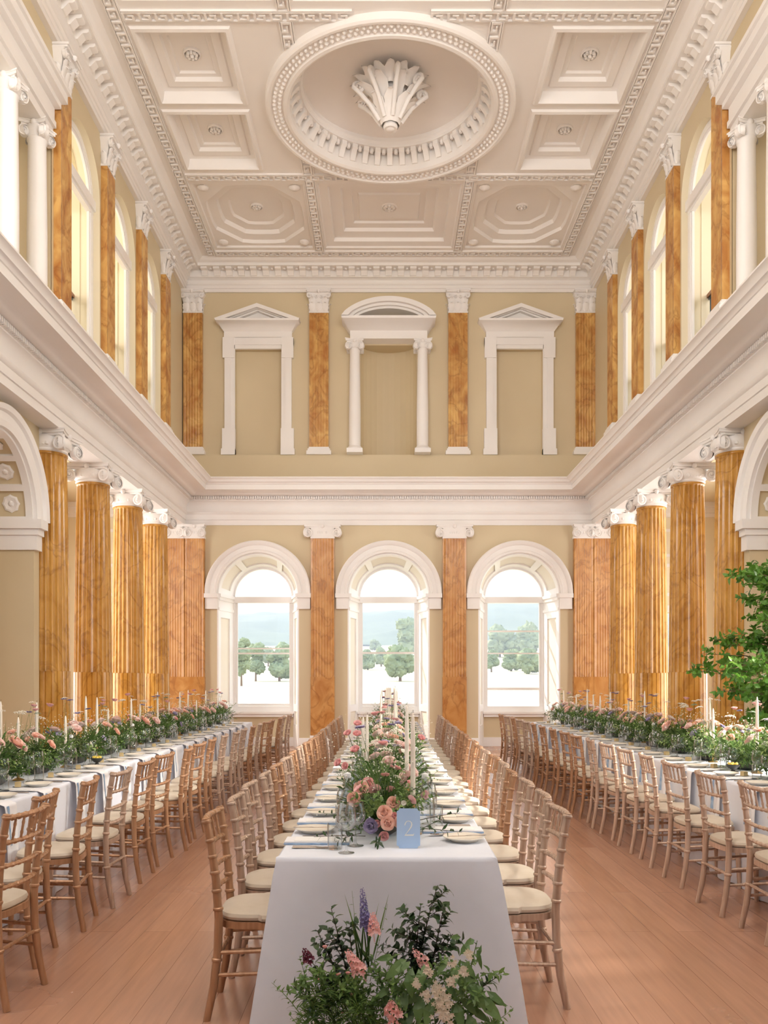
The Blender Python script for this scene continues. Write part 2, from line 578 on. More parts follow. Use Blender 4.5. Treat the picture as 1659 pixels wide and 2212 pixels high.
def window(idx, c, rails):
    m = MB()
    # cream base surface of the splayed recess
    m.cur = 1
    a = [(c + u, D, z) for u, z in [(-WH0, 0)] + arch_pts(WH0, WSPR) + [(WH0, 0)]]
    b = [(c + u, D + WDEP, z) for u, z in [(-WH1, 0)] + arch_pts(WH1, WSPR) + [(WH1, 0)]]
    m.loops([a, b], closed=False)
    m.cur = 0

    def arc(a0, a1, t0, t1, off):
        nn = max(2, int((a1 - a0) / R(6)))
        def pt(x, t, of):
            ang = a0 + (a1 - a0) * x
            r = splay(t) - of
            return (c - r * cos(ang), D + WDEP * t, WSPR + r * sin(ang))
        m.loops([[pt(i / nn, t, of) for i in range(nn + 1)] for t, of in ((t0, 0), (t0, off), (t1, off), (t1, 0))], closed=False)

    def jamb(z0, z1, t0, t1, off):
        for s in (-1, 1):
            def pt(t, z, of):
                return (c + s * (splay(t) - of), D + WDEP * t, z)
            ring = [(t0, 0), (t0, off), (t1, off), (t1, 0)]
            m.loops([[pt(t, z, of) for t, of in ring] for z in (z0, z1)], closed=False, cap0=True, cap1=True)
    for t0, t1 in ((0.0, 0.16), (0.74, 1.0)):
        arc(0, pi, t0, t1, 0.03)
        jamb(0, 3.0, t0, t1, 0.03)
    for a0 in (0, 52, 118, 170):
        arc(R(a0), R(a0 + 10), 0.14, 0.76, 0.03)
    for z0, z1 in ((0, 0.5), (0.8, 0.95), (2.85, 3.0)):
        jamb(z0, z1, 0.16, 0.74, 0.03)
    jamb(3.0, 3.06, 0, 1, 0.05)
    jamb(3.06, 3.22, 0, 1, 0.035)
    jamb(3.22, 3.29, 0, 1, 0.06)
    jamb(3.29, 3.36, 0, 1, 0.08)
    rv = struct(m.build('trim_window_recess', [WHITEPAINT, PALECREAM], smooth=30))
    # archivolt on the wall face
    m = MB()
    prof = [(0.885, 0.0), (0.885, 0.09), (0.93, 0.10), (0.95, 0.07), (1.04, 0.07), (1.06, 0.10), (1.12, 0.12), (1.145, 0.10), (1.145, 0.0)]
    n = 40
    m.loops([[(c - r * cos(pi * i / n), D - p, WSPR + r * sin(pi * i / n)) for r, p in prof] for i in range(n + 1)], closed=False, cap0=True, cap1=True)
    for s in (-1, 1):
        x0, x1 = sorted((c + s * 0.87, c + s * 1.13))
        m.box(x0, x1, D - 0.08, D, 3.02, 3.265)
        m.box(x0 - 0.018, x1 + 0.018, D - 0.125, D, 3.26, 3.352)
    struct(m.build('trim_archivolt', WHITE))
    # the window itself
    w = bpy.data.objects.new('window_%d' % idx, None)
    COL.objects.link(w)
    w['kind'] = 'structure'
    yb = D + WDEP
    m = MB()
    n = 32
    zb = 0.86
    ro, ri = 0.74, 0.635
    for y0, y1, r1 in ((yb - 0.02, yb + 0.1, ri), (yb - 0.05, yb - 0.02, ro - 0.05)):
        outer = [(-ro, zb - 0.08)] + arch_pts(ro, WSPR, n) + [(ro, zb - 0.08)]
        inner = [(-r1, zb - 0.08)] + arch_pts(r1, WSPR, n) + [(r1, zb - 0.08)]
        for k in range(len(outer) - 1):
            (ax, az), (bx, bz) = outer[k], outer[k + 1]
            (cx_, cz), (dx, dz) = inner[k], inner[k + 1]
            m.quad((c + ax, y0, az), (c + bx, y0, bz), (c + dx, y0, dz), (c + cx_, y0, cz))
            m.quad((c + cx_, y0, cz), (c + dx, y0, dz), (c + dx, y1, dz), (c + cx_, y1, cz))
            m.quad((c + ax, y1, az), (c + cx_, y1, cz), (c + dx, y1, dz), (c + bx, y1, bz))
    m.box(c - 0.7, c + 0.7, yb - 0.06, yb + 0.105, 3.225, 3.36)       # transom
    m.box(c - 0.66, c + 0.66, yb - 0.025, yb + 0.105, zb - 0.085, zb + 0.04)  # bottom of the frame
    m.build('window_frame', WHITEPAINT, w, smooth=30)
    m = MB()
    for z, h in rails:
        m.box(c - 0.636, c + 0.636, yb + 0.015, yb + 0.073, z - h / 2, z + h / 2)
    for s in (-1, 1):
        m.box(c + s * 0.61 - 0.028, c + s * 0.61 + 0.028, yb + 0.022, yb + 0.067, zb + 0.01, 3.25)
    m.build('sash', WHITEPAINT, w)
    m = MB()
    m.box(c - 0.70, c + 0.70, yb - 0.16, yb + 0.14, zb - 0.13, zb - 0.08)
    m.box(c - 0.68, c + 0.68, yb - 0.10, yb, zb - 0.2, zb - 0.13)
    m.build('window_sill', WHITEPAINT, w)
    m = MB()
    pts = [(-ri, zb)] + arch_pts(ri, WSPR, 24) + [(ri, zb)]
    m.add([(c + u, yb + 0.045, z) for u, z in pts], [tuple(range(len(pts)))])
    m.build('pane', PANE, w, smooth=0)
    return w


window(1, WC[0], [(2.20, 0.03), (2.09, 0.035), (0.93, 0.05)])
window(2, WC[1], [(2.10, 0.045), (0.93, 0.05)])
window(3, WC[2], [(2.59, 0.035), (2.09, 0.03), (1.29, 0.055)])

# ------------------------------------------------------------------ side walls, lower tier
YN = -2.6
WFX = HW + 0.24                  # side wall face, half distance
AISLE = 7.2
PIER = 11.42                     # where the arched wall stops and the colonnade starts
ARC_C, ARC_R, ARC_S = 10.31, 0.94, 3.58
for s, nm in ((-1, 'left'), (1, 'right')):
    X = lambda p: CX + s * p
    m = MB()
    ops = [(ARC_C - 2.75 * k, ARC_R, 0.0, ARC_S, True) for k in range(2, -1, -1)]
    T = 0.56
    wall_with_openings(m, lambda u, z: (X(WFX), u, z), YN, PIER, 0, 4.83, ops)
    wall_with_openings(m, lambda u, z: (X(WFX + T), u, z), YN, PIER, 0, 4.83, ops)
    for c, h, zb, zs, ar in ops:
        reveal(m, lambda u, t, z: (X(WFX + T * t), u, z), c, h, h, 0, zs, True)
    m.quad((X(WFX), PIER, 0), (X(WFX + T), PIER, 0), (X(WFX + T), PIER, 4.83), (X(WFX), PIER, 4.83))
    # aisle outer wall, end wall with a tall window opening, near wall
    m.cur = 1
    m.box(*sorted((X(AISLE), X(AISLE + 0.2))), YN, 11.0, 0, 5.4)
    m.box(*sorted((X(AISLE), X(AISLE + 0.2))), 11.0, D + 0.4, 4.1, 5.4)
    for y0, y1 in ((11.0, 11.7), (13.2, 13.9), (15.4, 16.1), (17.6, D + 0.4)):
        m.box(*sorted((X(AISLE), X(AISLE + 0.2))), y0, y1, 0, 4.1)
    m.box(*sorted((X(AISLE), X(AISLE + 0.2))), 11.0, D + 0.4, 0, 0.8)
    wc = 6.02
    for p0, p1, z0, z1 in ((HW, wc - 0.5, 0, 5.4), (wc + 0.5, AISLE, 0, 5.4), (wc - 0.5, wc + 0.5, 2.95, 5.4), (wc - 0.5, wc + 0.5, 0, 0.3)):
        m.box(*sorted((X(p0), X(p1))), D, D + 0.3, z0, z1)
    o = struct(m.build('wall_' + nm, [KHAKI, CREAM], smooth=20), 'khaki arched side wall on the %s' % nm)
    # cornice and frame of the aisle
    m = MB()
    for z0, z1, p in ((5.0, 5.08, 0.06), (5.08, 5.2, 0.12), (5.2, 5.3, 0.2)):
        m.box(*sorted((X(AISLE), X(AISLE - p))), 8.0, D, z0, z1)
        m.box(*sorted((X(HW + 0.6), X(AISLE))), D - p, D, z0, z1)
    for p0, p1 in ((wc - 0.64, wc - 0.5), (wc + 0.5, wc + 0.64)):
        m.box(*sorted((X(p0), X(p1))), D - 0.05, D + 0.02, 0, 3.08)
    m.box(*sorted((X(wc - 0.64), X(wc + 0.64))), D - 0.06, D + 0.02, 2.95, 3.1)
    m.box(*sorted((X(wc - 0.02), X(wc + 0.02))), D + 0.1, D + 0.15, 0.3, 2.95)
    m.box(*sorted((X(wc - 0.5), X(wc + 0.5))), D + 0.1, D + 0.15, 1.6, 1.66)
    # raised panels above
    for z0, z1 in ((3.3, 4.0), (4.15, 4.75)):
        for a, b, c_, d_ in ((0, 1, 0, .1), (0, 1, .9, 1), (0, .1, 0, 1), (.9, 1, 0, 1)):
            q0, q1 = wc - 0.45 + 0.9 * a, wc - 0.45 + 0.9 * b
            m.box(*sorted((X(q0), X(q1))), D - 0.03, D, z0 + (z1 - z0) * c_, z0 + (z1 - z0) * d_)
    struct(m.build('trim_aisle_' + nm, WHITE))
    m = MB()
    m.quad((X(wc - 0.5), D + 0.12, 0.3), (X(wc + 0.5), D + 0.12, 0.3), (X(wc + 0.5), D + 0.12, 2.95), (X(wc - 0.5), D + 0.12, 2.95))
    struct(m.build('window_aisle_' + nm, PANE, smooth=0))
    # aisle ceiling (the gallery floor above it)
    m = MB()
    m.box(*sorted((X(HW + 0.0), X(AISLE + 0.2))), YN, D + 0.4, 5.3, 5.5)
    m.box(*sorted((X(HW + 0.02), X(HW + 0.5))), YN, D, 4.835, 5.3)
    struct(m.build('ceiling_aisle_' + nm, KHAKI))
    # archivolts, imposts, coffers of the arches
    m = MB()
    rose = []
    for c, h, zb, zs, ar in ops:
        prof = [(h - 0.01, 0.0), (h - 0.01, 0.05), (h + 0.06, 0.07), (h + 0.07, 0.05), (h + 0.16, 0.06), (h + 0.18, 0.10), (h + 0.24, 0.12), (h + 0.26, 0.0)]
        n = 40
        m.loops([[(X(WFX - p), c - r * cos(pi * i / n), zs + r * sin(pi * i / n)) for r, p in prof] for i in range(n + 1)], closed=False, cap0=True, cap1=True)
        for e in (-1, 1):
            for z0, z1, p in ((3.19, 3.38, 0.05), (3.38, 3.46, 0.08), (3.46, 3.58, 0.13)):
                y0, y1 = sorted((c + e * (h - p * 0.7), min(c + e * (h + 0.24 + p * 0.3), PIER - 0.03)))
                m.box(*sorted((X(WFX - p), X(WFX + T))), y0, y1, z0, z1)
        # soffit ribs
        n = 48
        for p0, p1 in ((WFX, WFX + 0.09), (WFX + T - 0.09, WFX + T)):
            m.loops([[(X(p), c - r * cos(pi * i / n), zs + r * sin(pi * i / n)) for p, r in ((p0, h), (p0, h - 0.04), (p1, h - 0.04), (p1, h))] for i in range(n + 1)], closed=False)
        K = 7
        for k in range(K + 1):
            a = pi * k / K
            a0, a1 = a - R(2.6), a + R(2.6)
            m.loops([[(X(p), c - r * cos(q), zs + r * sin(q)) for p in (WFX, WFX + T)] for q, r in ((a0, h), (a0, h - 0.04), (a1, h - 0.04), (a1, h))], closed=False)
        for k in range(K):
            a = pi * (k + 0.5) / K
            rose.append((X(WFX + T / 2), c - (h - 0.005) * cos(a), zs + (h - 0.005) * sin(a), a))
    m.box(*sorted((X(WFX - 0.06), X(WFX))), YN, PIER - 0.02, 0, 0.22)
    # rosettes in the coffers
    for x, y, z, a in rose:
        mm = Matrix.Translation((x, y, z)) @ Matrix.Rotation(-(a + pi / 2), 4, 'X')
        m.M = mm
        n = 24
        ls = []
        for r, zz in ((0.105, 0.0), (0.11, 0.012), (0.085, 0.022), (0.04, 0.012), (0.02, 0.03), (0.001, 0.034)):
            ls.append([(r * (1 + 0.08 * cos(8 * 2 * pi * k / n)) * cos(2 * pi * k / n), r * (1 + 0.08 * cos(8 * 2 * pi * k / n)) * sin(2 * pi * k / n), zz) for k in range(n)])
        m.loops(ls)
        m.M = None
    struct(m.build('trim_arches_' + nm, WHITE, smooth=30))

# near wall behind the camera, roof
m = MB()
m.box(CX - AISLE - 0.2, CX + AISLE + 0.2, YN - 0.2, YN, 0, 10.6)
struct(m.build('wall_near', mottled('low_bounce_dark_wall', (0.10, 0.13, 0.19, 1), (0.14, 0.17, 0.24, 1), 0.9, 3.0)), 'dark wall closing the near end')  # unseen wall coloured dark to damp light bouncing onto the cloth front


# ------------------------------------------------------------------ entablatures (mitred round three sides)
def u_sweep(m, prof, g=0.025):
    ls = []
    for p, z in prof:
        p += g
        ls.append([(XL + p, YN, z), (XL + p, D - p, z), (XR - p, D - p, z), (XR - p, YN, z)])
    m.loops(ls, closed=False)


m = MB()
u_sweep(m, [(-0.5, 4.83), (0.0, 4.83), (0.0, 4.94), (0.02, 4.945), (0.02, 5.055), (0.03, 5.06), (0.055, 5.09), (0.06, 5.11),
            (0.05, 5.115), (0.035, 5.15), (0.03, 5.21), (0.045, 5.27), (0.08, 5.315), (0.12, 5.335), (0.12, 5.355), (0.14, 5.36), (0.14, 5.425), (0.24, 5.43),
            (0.27, 5.45), (0.31, 5.475), (0.34, 5.48), (0.55, 5.482), (0.55, 5.585), (0.565, 5.59), (0.575, 5.61), (0.60, 5.625), (0.62, 5.63), (0.63, 5.66), (0.665, 5.69), (0.685, 5.70), (0.685, 5.72), (-0.5, 5.72)])
# dentils
n = int((XR - XL - 0.4) / 0.05)
for i in range(n):
    x = XL + 0.2 + 0.05 * i
    m.box(x, x + 0.03, D - 0.205, D - 0.14, 5.362, 5.42)
for s in (-1, 1):
    for i in range(int((D - 4) / 0.05)):
        y = 4 + 0.05 * i
        x0, x1 = sorted((CX + s * (HW - 0.14), CX + s * (HW - 0.205)))
        m.box(x0, x1, y, y + 0.03, 5.362, 5.42)
struct(m.build('trim_lower_entablature', WHITE, smooth=35), 'white classical entablature running round the hall at gallery level')

m = MB()
u_sweep(m, [(-0.2, 9.85), (0.02, 9.85), (0.02, 9.92), (0.035, 9.925), (0.035, 9.99), (0.055, 10.0), (0.07, 10.03), (0.05, 10.035), (0.05, 10.09), (0.07, 10.10),
            (0.10, 10.12), (0.13, 10.13), (0.13, 10.27), (0.34, 10.275), (0.34, 10.335), (0.37, 10.345), (0.41, 10.38), (0.44, 10.395), (0.46, 10.42)])
sp = 0.262


def modillion(m, x, y, dx, dy):
    """a scrolled bracket under the cornice, out along (dx, dy)"""
    tx, ty = -dy, dx
    pr = [(0.0, 10.135), (0.0, 10.272), (0.2, 10.272), (0.2, 10.235), (0.17, 10.222), (0.12, 10.22), (0.07, 10.17), (0.05, 10.145)]
    w = 0.065
    ls = [[(x + dx * p + tx * k, y + dy * p + ty * k, z) for p, z in pr] for k in (-w, w)]
    m.loops(ls, True, True, True)
    # little egg boss between brackets
    m.lathe([(0.001, -0.03), (0.03, -0.02), (0.035, 0.0)], 10, (x + dx * 0.1 + tx * sp / 2, y + dy * 0.1 + ty * sp / 2, 10.27))


k = int((XR - XL - 0.5) / sp)
x0 = CX - sp * (k - 1) / 2
for i in range(k):
    modillion(m, x0 + i * sp, D - 0.13, 0, -1)
for s in (-1, 1):
    for i in range(int((D - 0.6 - 8.5) / sp)):
        modillion(m, CX + s * (HW - 0.13), D - 0.42 - i * sp, -s, 0)
struct(m.build('trim_upper_cornice', CEIL, smooth=35), 'cream bracketed cornice under the ceiling')

# ------------------------------------------------------------------ upper side walls with arched gallery openings
PIL_U = [11.56, 13.46, 15.34, 17.02]
ARCH_U = [(12.51, 0.71), (14.40, 0.70), (16.18, 0.63)]
UFX = HW + 0.03
ZG = 6.0                         # gallery floor
for s, nm in ((-1, 'left'), (1, 'right')):
    X = lambda p: CX + s * p
    m = MB()
    ops = [(c, r, ZG, 8.79 - (0.71 - r) * 0.2, True) for c, r in ARCH_U]
    ops = [(9.95, 1.35, ZG, 8.66, False)] + ops
    wall_with_openings(m, lambda u, z: (X(UFX), u, z), YN, D, 5.6, 10.45, ops)
    for c, h, zb, zs, ar in ops[1:]:
        m.cur = 1
        reveal(m, lambda u, t, z: (X(UFX + 0.302 * t), u, z), c, h, h, zb, zs, True)
        m.cur = 0
    wall_with_openings(m, lambda u, z: (X(UFX + 0.3), u, z), 11.35, D, 5.6, 10.45, [(c, h - 0.01, zb, zs, ar) for c, h, zb, zs, ar in ops[1:]])
    # recess behind the white columns
    m.box(*sorted((X(UFX + 0.62), X(UFX + 0.7))), 8.5, 11.4, ZG - 0.4, 8.75)
    m.box(*sorted((X(UFX + 0.012), X(UFX + 0.69))), 11.302, 11.36, ZG - 0.4, 8.74)
    m.box(*sorted((X(UFX + 0.012), X(UFX + 0.71))), 8.5, 11.34, 8.665, 8.8)
    # gallery: back wall with its windows, ceiling, end
    m.cur = 1
    B = AISLE - 0.7
    m.box(*sorted((X(B), X(B + 0.15))), 11.4, D, ZG - 0.2, 7.0)
    m.box(*sorted((X(B), X(B + 0.15))), 11.4, D, 9.3, 10.2)
    for y in (11.4, 13.2, 15.1, 17.0):
        m.box(*sorted((X(B), X(B + 0.15))), y, y + 0.6, 7.0, 9.3)
    m.box(*sorted((X(UFX + 0.3), X(B))), D - 0.1, D, ZG, 10.2)
    m.box(*sorted((X(UFX + 0.3), X(B))), 11.4, 11.5, ZG, 10.2)
    m.box(*sorted((X(UFX + 0.3), X(B + 0.15))), 11.4, D, 10.1, 10.2)
    m.box(*sorted((X(UFX + 0.1), X(B + 0.15))), 11.4, D, ZG - 0.1, ZG)
    # two cross walls between the bays of the gallery, pale
    for c_, r_ in ARCH_U:
        m.box(*sorted((X(UFX + 0.302), X(B))), c_ + r_ - 0.012, c_ + r_ + 0.10, ZG, 10.1)
    struct(m.build('wall_upper_' + nm, [KHAKI, CREAM], smooth=25), 'khaki upper wall with arched gallery openings on the %s' % nm)
    # white arched frames set in the openings
    m = MB()
    for c, r in ARCH_U:
        zs = 8.79 - (0.71 - r) * 0.2
        for p0, p1, r0, r1 in ((0.10, 0.17, r + 0.01, r - 0.09), (0.12, 0.15, r - 0.09, r - 0.13)):
            outer = [(-r0, ZG)] + arch_pts(r0, zs, 28) + [(r0, ZG)]
            inner = [(-r1, ZG)] + arch_pts(r1, zs, 28) + [(r1, ZG)]
            ls = []
            for (a, za), (b, zb) in zip(outer, inner):
                ls.append([(X(UFX + p0), c + a, za), (X(UFX + p0), c + b, zb), (X(UFX + p1), c + b, zb), (X(UFX + p1), c + a, za)])
            m.loops(ls, True)
        m.box(*sorted((X(UFX + 0.06), X(UFX + 0.18))), c - r - 0.02, c + r + 0.02, zs - 0.15, zs)
        m.box(*sorted((X(UFX + 0.095), X(UFX + 0.172))), c - r - 0.02, c + r + 0.02, zs - 0.2, zs - 0.14)
        m.box(*sorted((X(UFX + 0.095), X(UFX + 0.172))), c - r - 0.02, c + r + 0.02, zs - 0.01, zs + 0.05)
    struct(m.build('trim_gallery_arches_' + nm, WHITEPAINT, smooth=30))
    # entablature over the white columns
    m = MB()
    for z0, z1, p in ((8.6, 8.72, -0.02), (8.72, 8.8, 0.02), (8.8, 8.98, 0.0), (8.98, 9.05, 0.08), (9.05, 9.16, 0.16), (9.16, 9.22, 0.2)):
        m.box(*sorted((X(UFX - p - 0.03), X(UFX + 0.4))), 8.4, 11.33 + p * 0.2, z0, z1)
    struct(m.build('trim_screen_entablature_' + nm, WHITE))

# ------------------------------------------------------------------ ceiling
ZC = 10.42
CY = 13.47
RO, RI = 1.93, 1.56
m = MB()


def rect_loop(x0, x1, y0, y1, z, k=8):
    pts = []
    cs = [(x0, y0), (x1, y0), (x1, y1), (x0, y1)]
    for i in range(4):
        a, b = cs[i], cs[(i + 1) % 4]
        for j in range(k):
            t = j / k
            pts.append((a[0] + (b[0] - a[0]) * t, a[1] + (b[1] - a[1]) * t, z))
    return pts


def fill(m, loop):
    m.add(loop, [tuple(range(len(loop)))])


def coffer(m, x0, x1, y0, y1, steps):
    """steps: (inset, height above the ceiling plane)"""
    ls = [rect_loop(x0, x1, y0, y1, ZC, 2)]
    for ins, dz in steps:
        ls.append(rect_loop(x0 + ins, x1 - ins, y0 + ins, y1 - ins, ZC + dz, 2))
    m.loops(ls)
    fill(m, ls[-1])


def poly_map(x0, x1, y0, y1, kind, sc, z):
    """octagon or square points matching rect_loop with k = 8"""
    cx_, cy_ = (x0 + x1) / 2, (y0 + y1) / 2
    hx, hy = (x1 - x0) / 2 * sc, (y1 - y0) / 2 * sc
    out = []
    for p in rect_loop(-1, 1, -1, 1, 0, 8):
        x, y = p[0], p[1]
        if kind == 'oct':
            lim = 1.45
            t = abs(x) + abs(y)
            f = min(1.0, lim / t)
            x, y = x * f, y * f
        out.append((cx_ + x * hx, cy_ + y * hy, z))
    return out


def cell(m, x0, x1, y0, y1):
    m.quad((x0, y0, ZC), (x1, y0, ZC), (x1, y1, ZC), (x0, y1, ZC))


YE = D - 0.46
CXL, CXR = XL + 0.46, XR - 0.46
SQ = [(0.02, -0.03), (0.07, -0.04), (0.10, 0.0), (0.12, 0.12), (0.20, 0.14), (0.22, 0.12), (0.33, 0.12), (0.35, 0.18), (0.42, 0.18), (0.44, 0.21)]
BAYS = [(YN, 8.0), (8.0, 11.6), (11.6, 15.34), (15.34, YE)]
BX = [CX - 1.43, CX + 1.43]      # long beams
BW = 0.1
bosses = []
# strip near the camera that is never in the picture
cell(m, CXL, CXR, YN, 8.0)
for y0, y1 in (BAYS[1], BAYS[3]):
    xs = [CXL, CXL + 0.36, BX[0] - BW, BX[0] + BW, BX[1] - BW, BX[1] + BW, CXR - 0.36, CXR]
    ya, yb = y0 + 0.2, y1 - (0.32 if y1 == YE else 0.2)
    cell(m, CXL, CXR, y0, ya)
    cell(m, CXL, CXR, yb, y1)
    cell(m, xs[0], xs[1], ya, yb)
    cell(m, xs[2], xs[3], ya, yb)
    cell(m, xs[4], xs[5], ya, yb)
    cell(m, xs[6], xs[7], ya, yb)
    for i, (a, b) in enumerate(((xs[1], xs[2]), (xs[3], xs[4]), (xs[5], xs[6]))):
        if i == 1:
            coffer(m, a, b, ya, yb, [(0.03, 0.0), (0.05, 0.03), (0.2, 0.05), (0.22, 0.12), (0.42, 0.14), (0.45, 0.2), (0.62, 0.2), (0.64, 0.24), (0.74, 0.24), (0.76, 0.21)])
        else:
            ls = [rect_loop(a, b, ya, yb, ZC, 8)]
            for ins, dz in ((0.04, 0.0), (0.05, 0.04)):
                ls.append(rect_loop(a + ins, b - ins, ya + ins, yb - ins, ZC + dz, 8))
            for kd, sc, dz in (('oct', 0.88, 0.04), ('oct', 0.86, 0.10), ('oct', 0.70, 0.12), ('oct', 0.67, 0.19), ('oct', 0.5, 0.19), ('oct', 0.47, 0.23), ('oct', 0.4, 0.23)):
                ls.append(poly_map(a, b, ya, yb, kd, sc, ZC + dz))
            m.loops(ls)
            fill(m, ls[-1])
            # small shells in the corners of the panel
            for ex in (-1, 1):
                for ey in (-1, 1):
                    bx = (a + b) / 2 + ex * ((b - a) / 2 - 0.2)
                    by = (ya + yb) / 2 + ey * ((yb - ya) / 2 - 0.2)
                    m.lathe([(0.10, 0.05), (0.10, 0.02), (0.06, -0.01), (0.001, -0.02)], 10, (bx, by, ZC))
        bosses.append(((a + b) / 2, (ya + yb) / 2, ZC + (0.22 if i == 1 else 0.23), 0.16 if i == 1 else 0.12))
# the bay with the ring
y0, y1 = BAYS[2]
ya, yb = y0 + 0.2, y1 - 0.2
cell(m, CXL, CXR, y0, ya)
cell(m, CXL, CXR, yb, y1)
for s in (-1, 1):
    q = [CX + s * (HW - 0.46), CX + s * (HW - 0.82), CX + s * 2.2, CX + s * 2.02]
    for a, b in ((q[0], q[1]), (q[2], q[3])):
        cell(m, *sorted((a, b)), ya, yb)
    a, b = sorted((q[1], q[2]))
    ym = (ya + yb) / 2
    for c0, c1 in ((ya, ym - 0.06), (ym + 0.06, yb)):
        coffer(m, a, b, c0, c1, SQ)
        bosses.append(((a + b) / 2, (c0 + c1) / 2, ZC + 0.2, 0.13))
    cell(m, a, b, ym - 0.06, ym + 0.06)
# centre: square to circle
k = 16
sq = rect_loop(CX - 2.02, CX + 2.02, ya, yb, ZC, k)
ci = []
for p in sq:
    an = math.atan2((p[1] - CY) / (yb - ya), (p[0] - CX) / 4.04)
    ci.append((CX + RI * cos(an), CY + RI * sin(an), ZC))
m.loops([sq, ci])
up = [(CX + (p[0] - CX), p[1], ZC + 0.34) for p in ci]
m.loops([ci, up])
# shallow dish
d1 = [(CX + (p[0] - CX) * 0.9, CY + (p[1] - CY) * 0.9, ZC + 0.36) for p in ci]
d2 = [(CX + (p[0] - CX) * 0.6, CY + (p[1] - CY) * 0.6, ZC + 0.40) for p in ci]
d3 = [(CX + (p[0] - CX) * 0.2, CY + (p[1] - CY) * 0.2, ZC + 0.42) for p in ci]
m.loops([up, d1, d2, d3])
fill(m, d3)
struct(m.build('ceiling', CEIL, smooth=30), 'cream coffered plaster ceiling')


# key-pattern bands on the beams
def key_band(m, p0, p1, w, z0):
    """raised fretwork along p0 -> p1, width w, hanging 3.5 cm below z0"""
    a, b = Vector((p0[0], p0[1], 0)), Vector((p1[0], p1[1], 0))
    L = (b - a).length
    t = (b - a) / L
    nrm = Vector((-t.y, t.x, 0))
    n = max(1, round(L / (w * 1.15)))
    u = L / n
    def bar(s0, s1, q0, q1, dz):
        pts = []
        for z in (z0 + 0.01, z0 - dz):
            for s_, q in ((s0, q0), (s1, q0), (s1, q1), (s0, q1)):
                p = a + t * s_ + nrm * q
                pts.append((p.x, p.y, z))
        m.add(pts, [(0, 1, 2, 3), (7, 6, 5, 4), (0, 4, 5, 1), (1, 5, 6, 2), (2, 6, 7, 3), (3, 7, 4, 0)])
    h = w / 2
    bar(0, L, -h, -h + w * 0.07, 0.03)
    bar(0, L, h - w * 0.07, h, 0.03)
    for i in range(n):
        s0 = i * u
        bar(s0, s0 + u * 0.14, -h * 0.62, h * 0.755, 0.0350)
        bar(s0 + u * 0.005, s0 + u * 0.725, h * 0.5, h * 0.75, 0.0335)
        bar(s0 + u * 0.58, s0 + u * 0.72, -h * 0.2, h * 0.745, 0.0345)
        bar(s0 + u * 0.32, s0 + u * 0.715, -h * 0.205, h * 0.06, 0.0325)
        if i == 0:
            bar(0, L, -h * 0.78, -h * 0.52, 0.0315)


m = MB()
BWID = 0.19
xl, xr = CXL + 0.24, CXR - 0.24
for x in (xl, xr):
    key_band(m, (x, 8.0), (x, YE - 0.05), BWID, ZC)
key_band(m, (xl + 0.1, YE - 0.16), (xr - 0.1, YE - 0.16), BWID, ZC)
for y in (11.6, 15.34):
    key_band(m, (xl + 0.1, y), (CX - 0.05 - (0.0 if abs(y - CY) > RO else sqrt(RO ** 2 - (y - CY) ** 2)), y), BWID, ZC)
    key_band(m, (CX + 0.05 + (0.0 if abs(y - CY) > RO else sqrt(RO ** 2 - (y - CY) ** 2)), y), (xr - 0.1, y), BWID, ZC)
dy = sqrt(RO ** 2 - 1.43 ** 2)
for x in BX:
    key_band(m, (x, 8.0), (x, 11.5), BWID, ZC)
    key_band(m, (x, 11.7), (x, CY - dy + 0.06), BWID, ZC)
    key_band(m, (x, CY + dy - 0.06), (x, 15.24), BWID, ZC)
    key_band(m, (x, 15.44), (x, YE - 0.26), BWID, ZC)
struct(m.build('trim_ceiling_fretwork', CEIL, smooth=0))

# the great ring
m = MB()
n = 96
prof = [(RO, 0.02), (RO, -0.10), (RO - 0.03, -0.12), (RO - 0.07, -0.12), (RO - 0.09, -0.09), (RO - 0.26, -0.085), (RO - 0.28, -0.12), (RO - 0.33, -0.125), (RI, -0.10), (RI, 0.3)]
m.lathe(prof, n, (CX, CY, ZC))
# guilloche-like ornament on the ring
for i in range(120):
    a = 2 * pi * i / 120
    for rr, ph in ((RO - 0.135, 0), (RO - 0.215, 0.5)):
        aa = a + ph * 2 * pi / 120
        m.lathe([(0.001, -0.125), (0.022, -0.115), (0.032, -0.085)], 6, (CX + rr * cos(aa), CY + rr * sin(aa), ZC))
# brackets inside the well
for i in range(44):
    a = 2 * pi * i / 44
    m.M = Matrix.Translation((CX, CY, ZC)) @ Matrix.Rotation(a, 4, 'Z')
    pr = [(RI + 0.01, 0.0), (RI + 0.01, 0.22), (RI - 0.15, 0.22), (RI - 0.15, 0.15), (RI - 0.11, 0.13), (RI - 0.05, 0.05), (RI - 0.03, 0.0)]
    m.loops([[(r, k, z) for r, z in pr] for k in (-0.045, 0.045)], True, True, True)
    m.M = Matrix.Translation((CX, CY, ZC)) @ Matrix.Rotation(a + pi / 44, 4, 'Z')
    m.lathe([(0.001, 0.12), (0.03, 0.13), (0.04, 0.17), (0.03, 0.2)], 8, (RI - 0.09, 0, 0.02))
    m.M = None
m.lathe([(RI, 0.22), (RI - 0.17, 0.22), (RI - 0.17, 0.27), (RI - 0.2, 0.3), (RI - 0.2, 0.37)], n, (CX, CY, ZC))
struct(m.build('trim_ceiling_ring', CEIL, smooth=30), 'great moulded plaster ring in the middle of the ceiling')


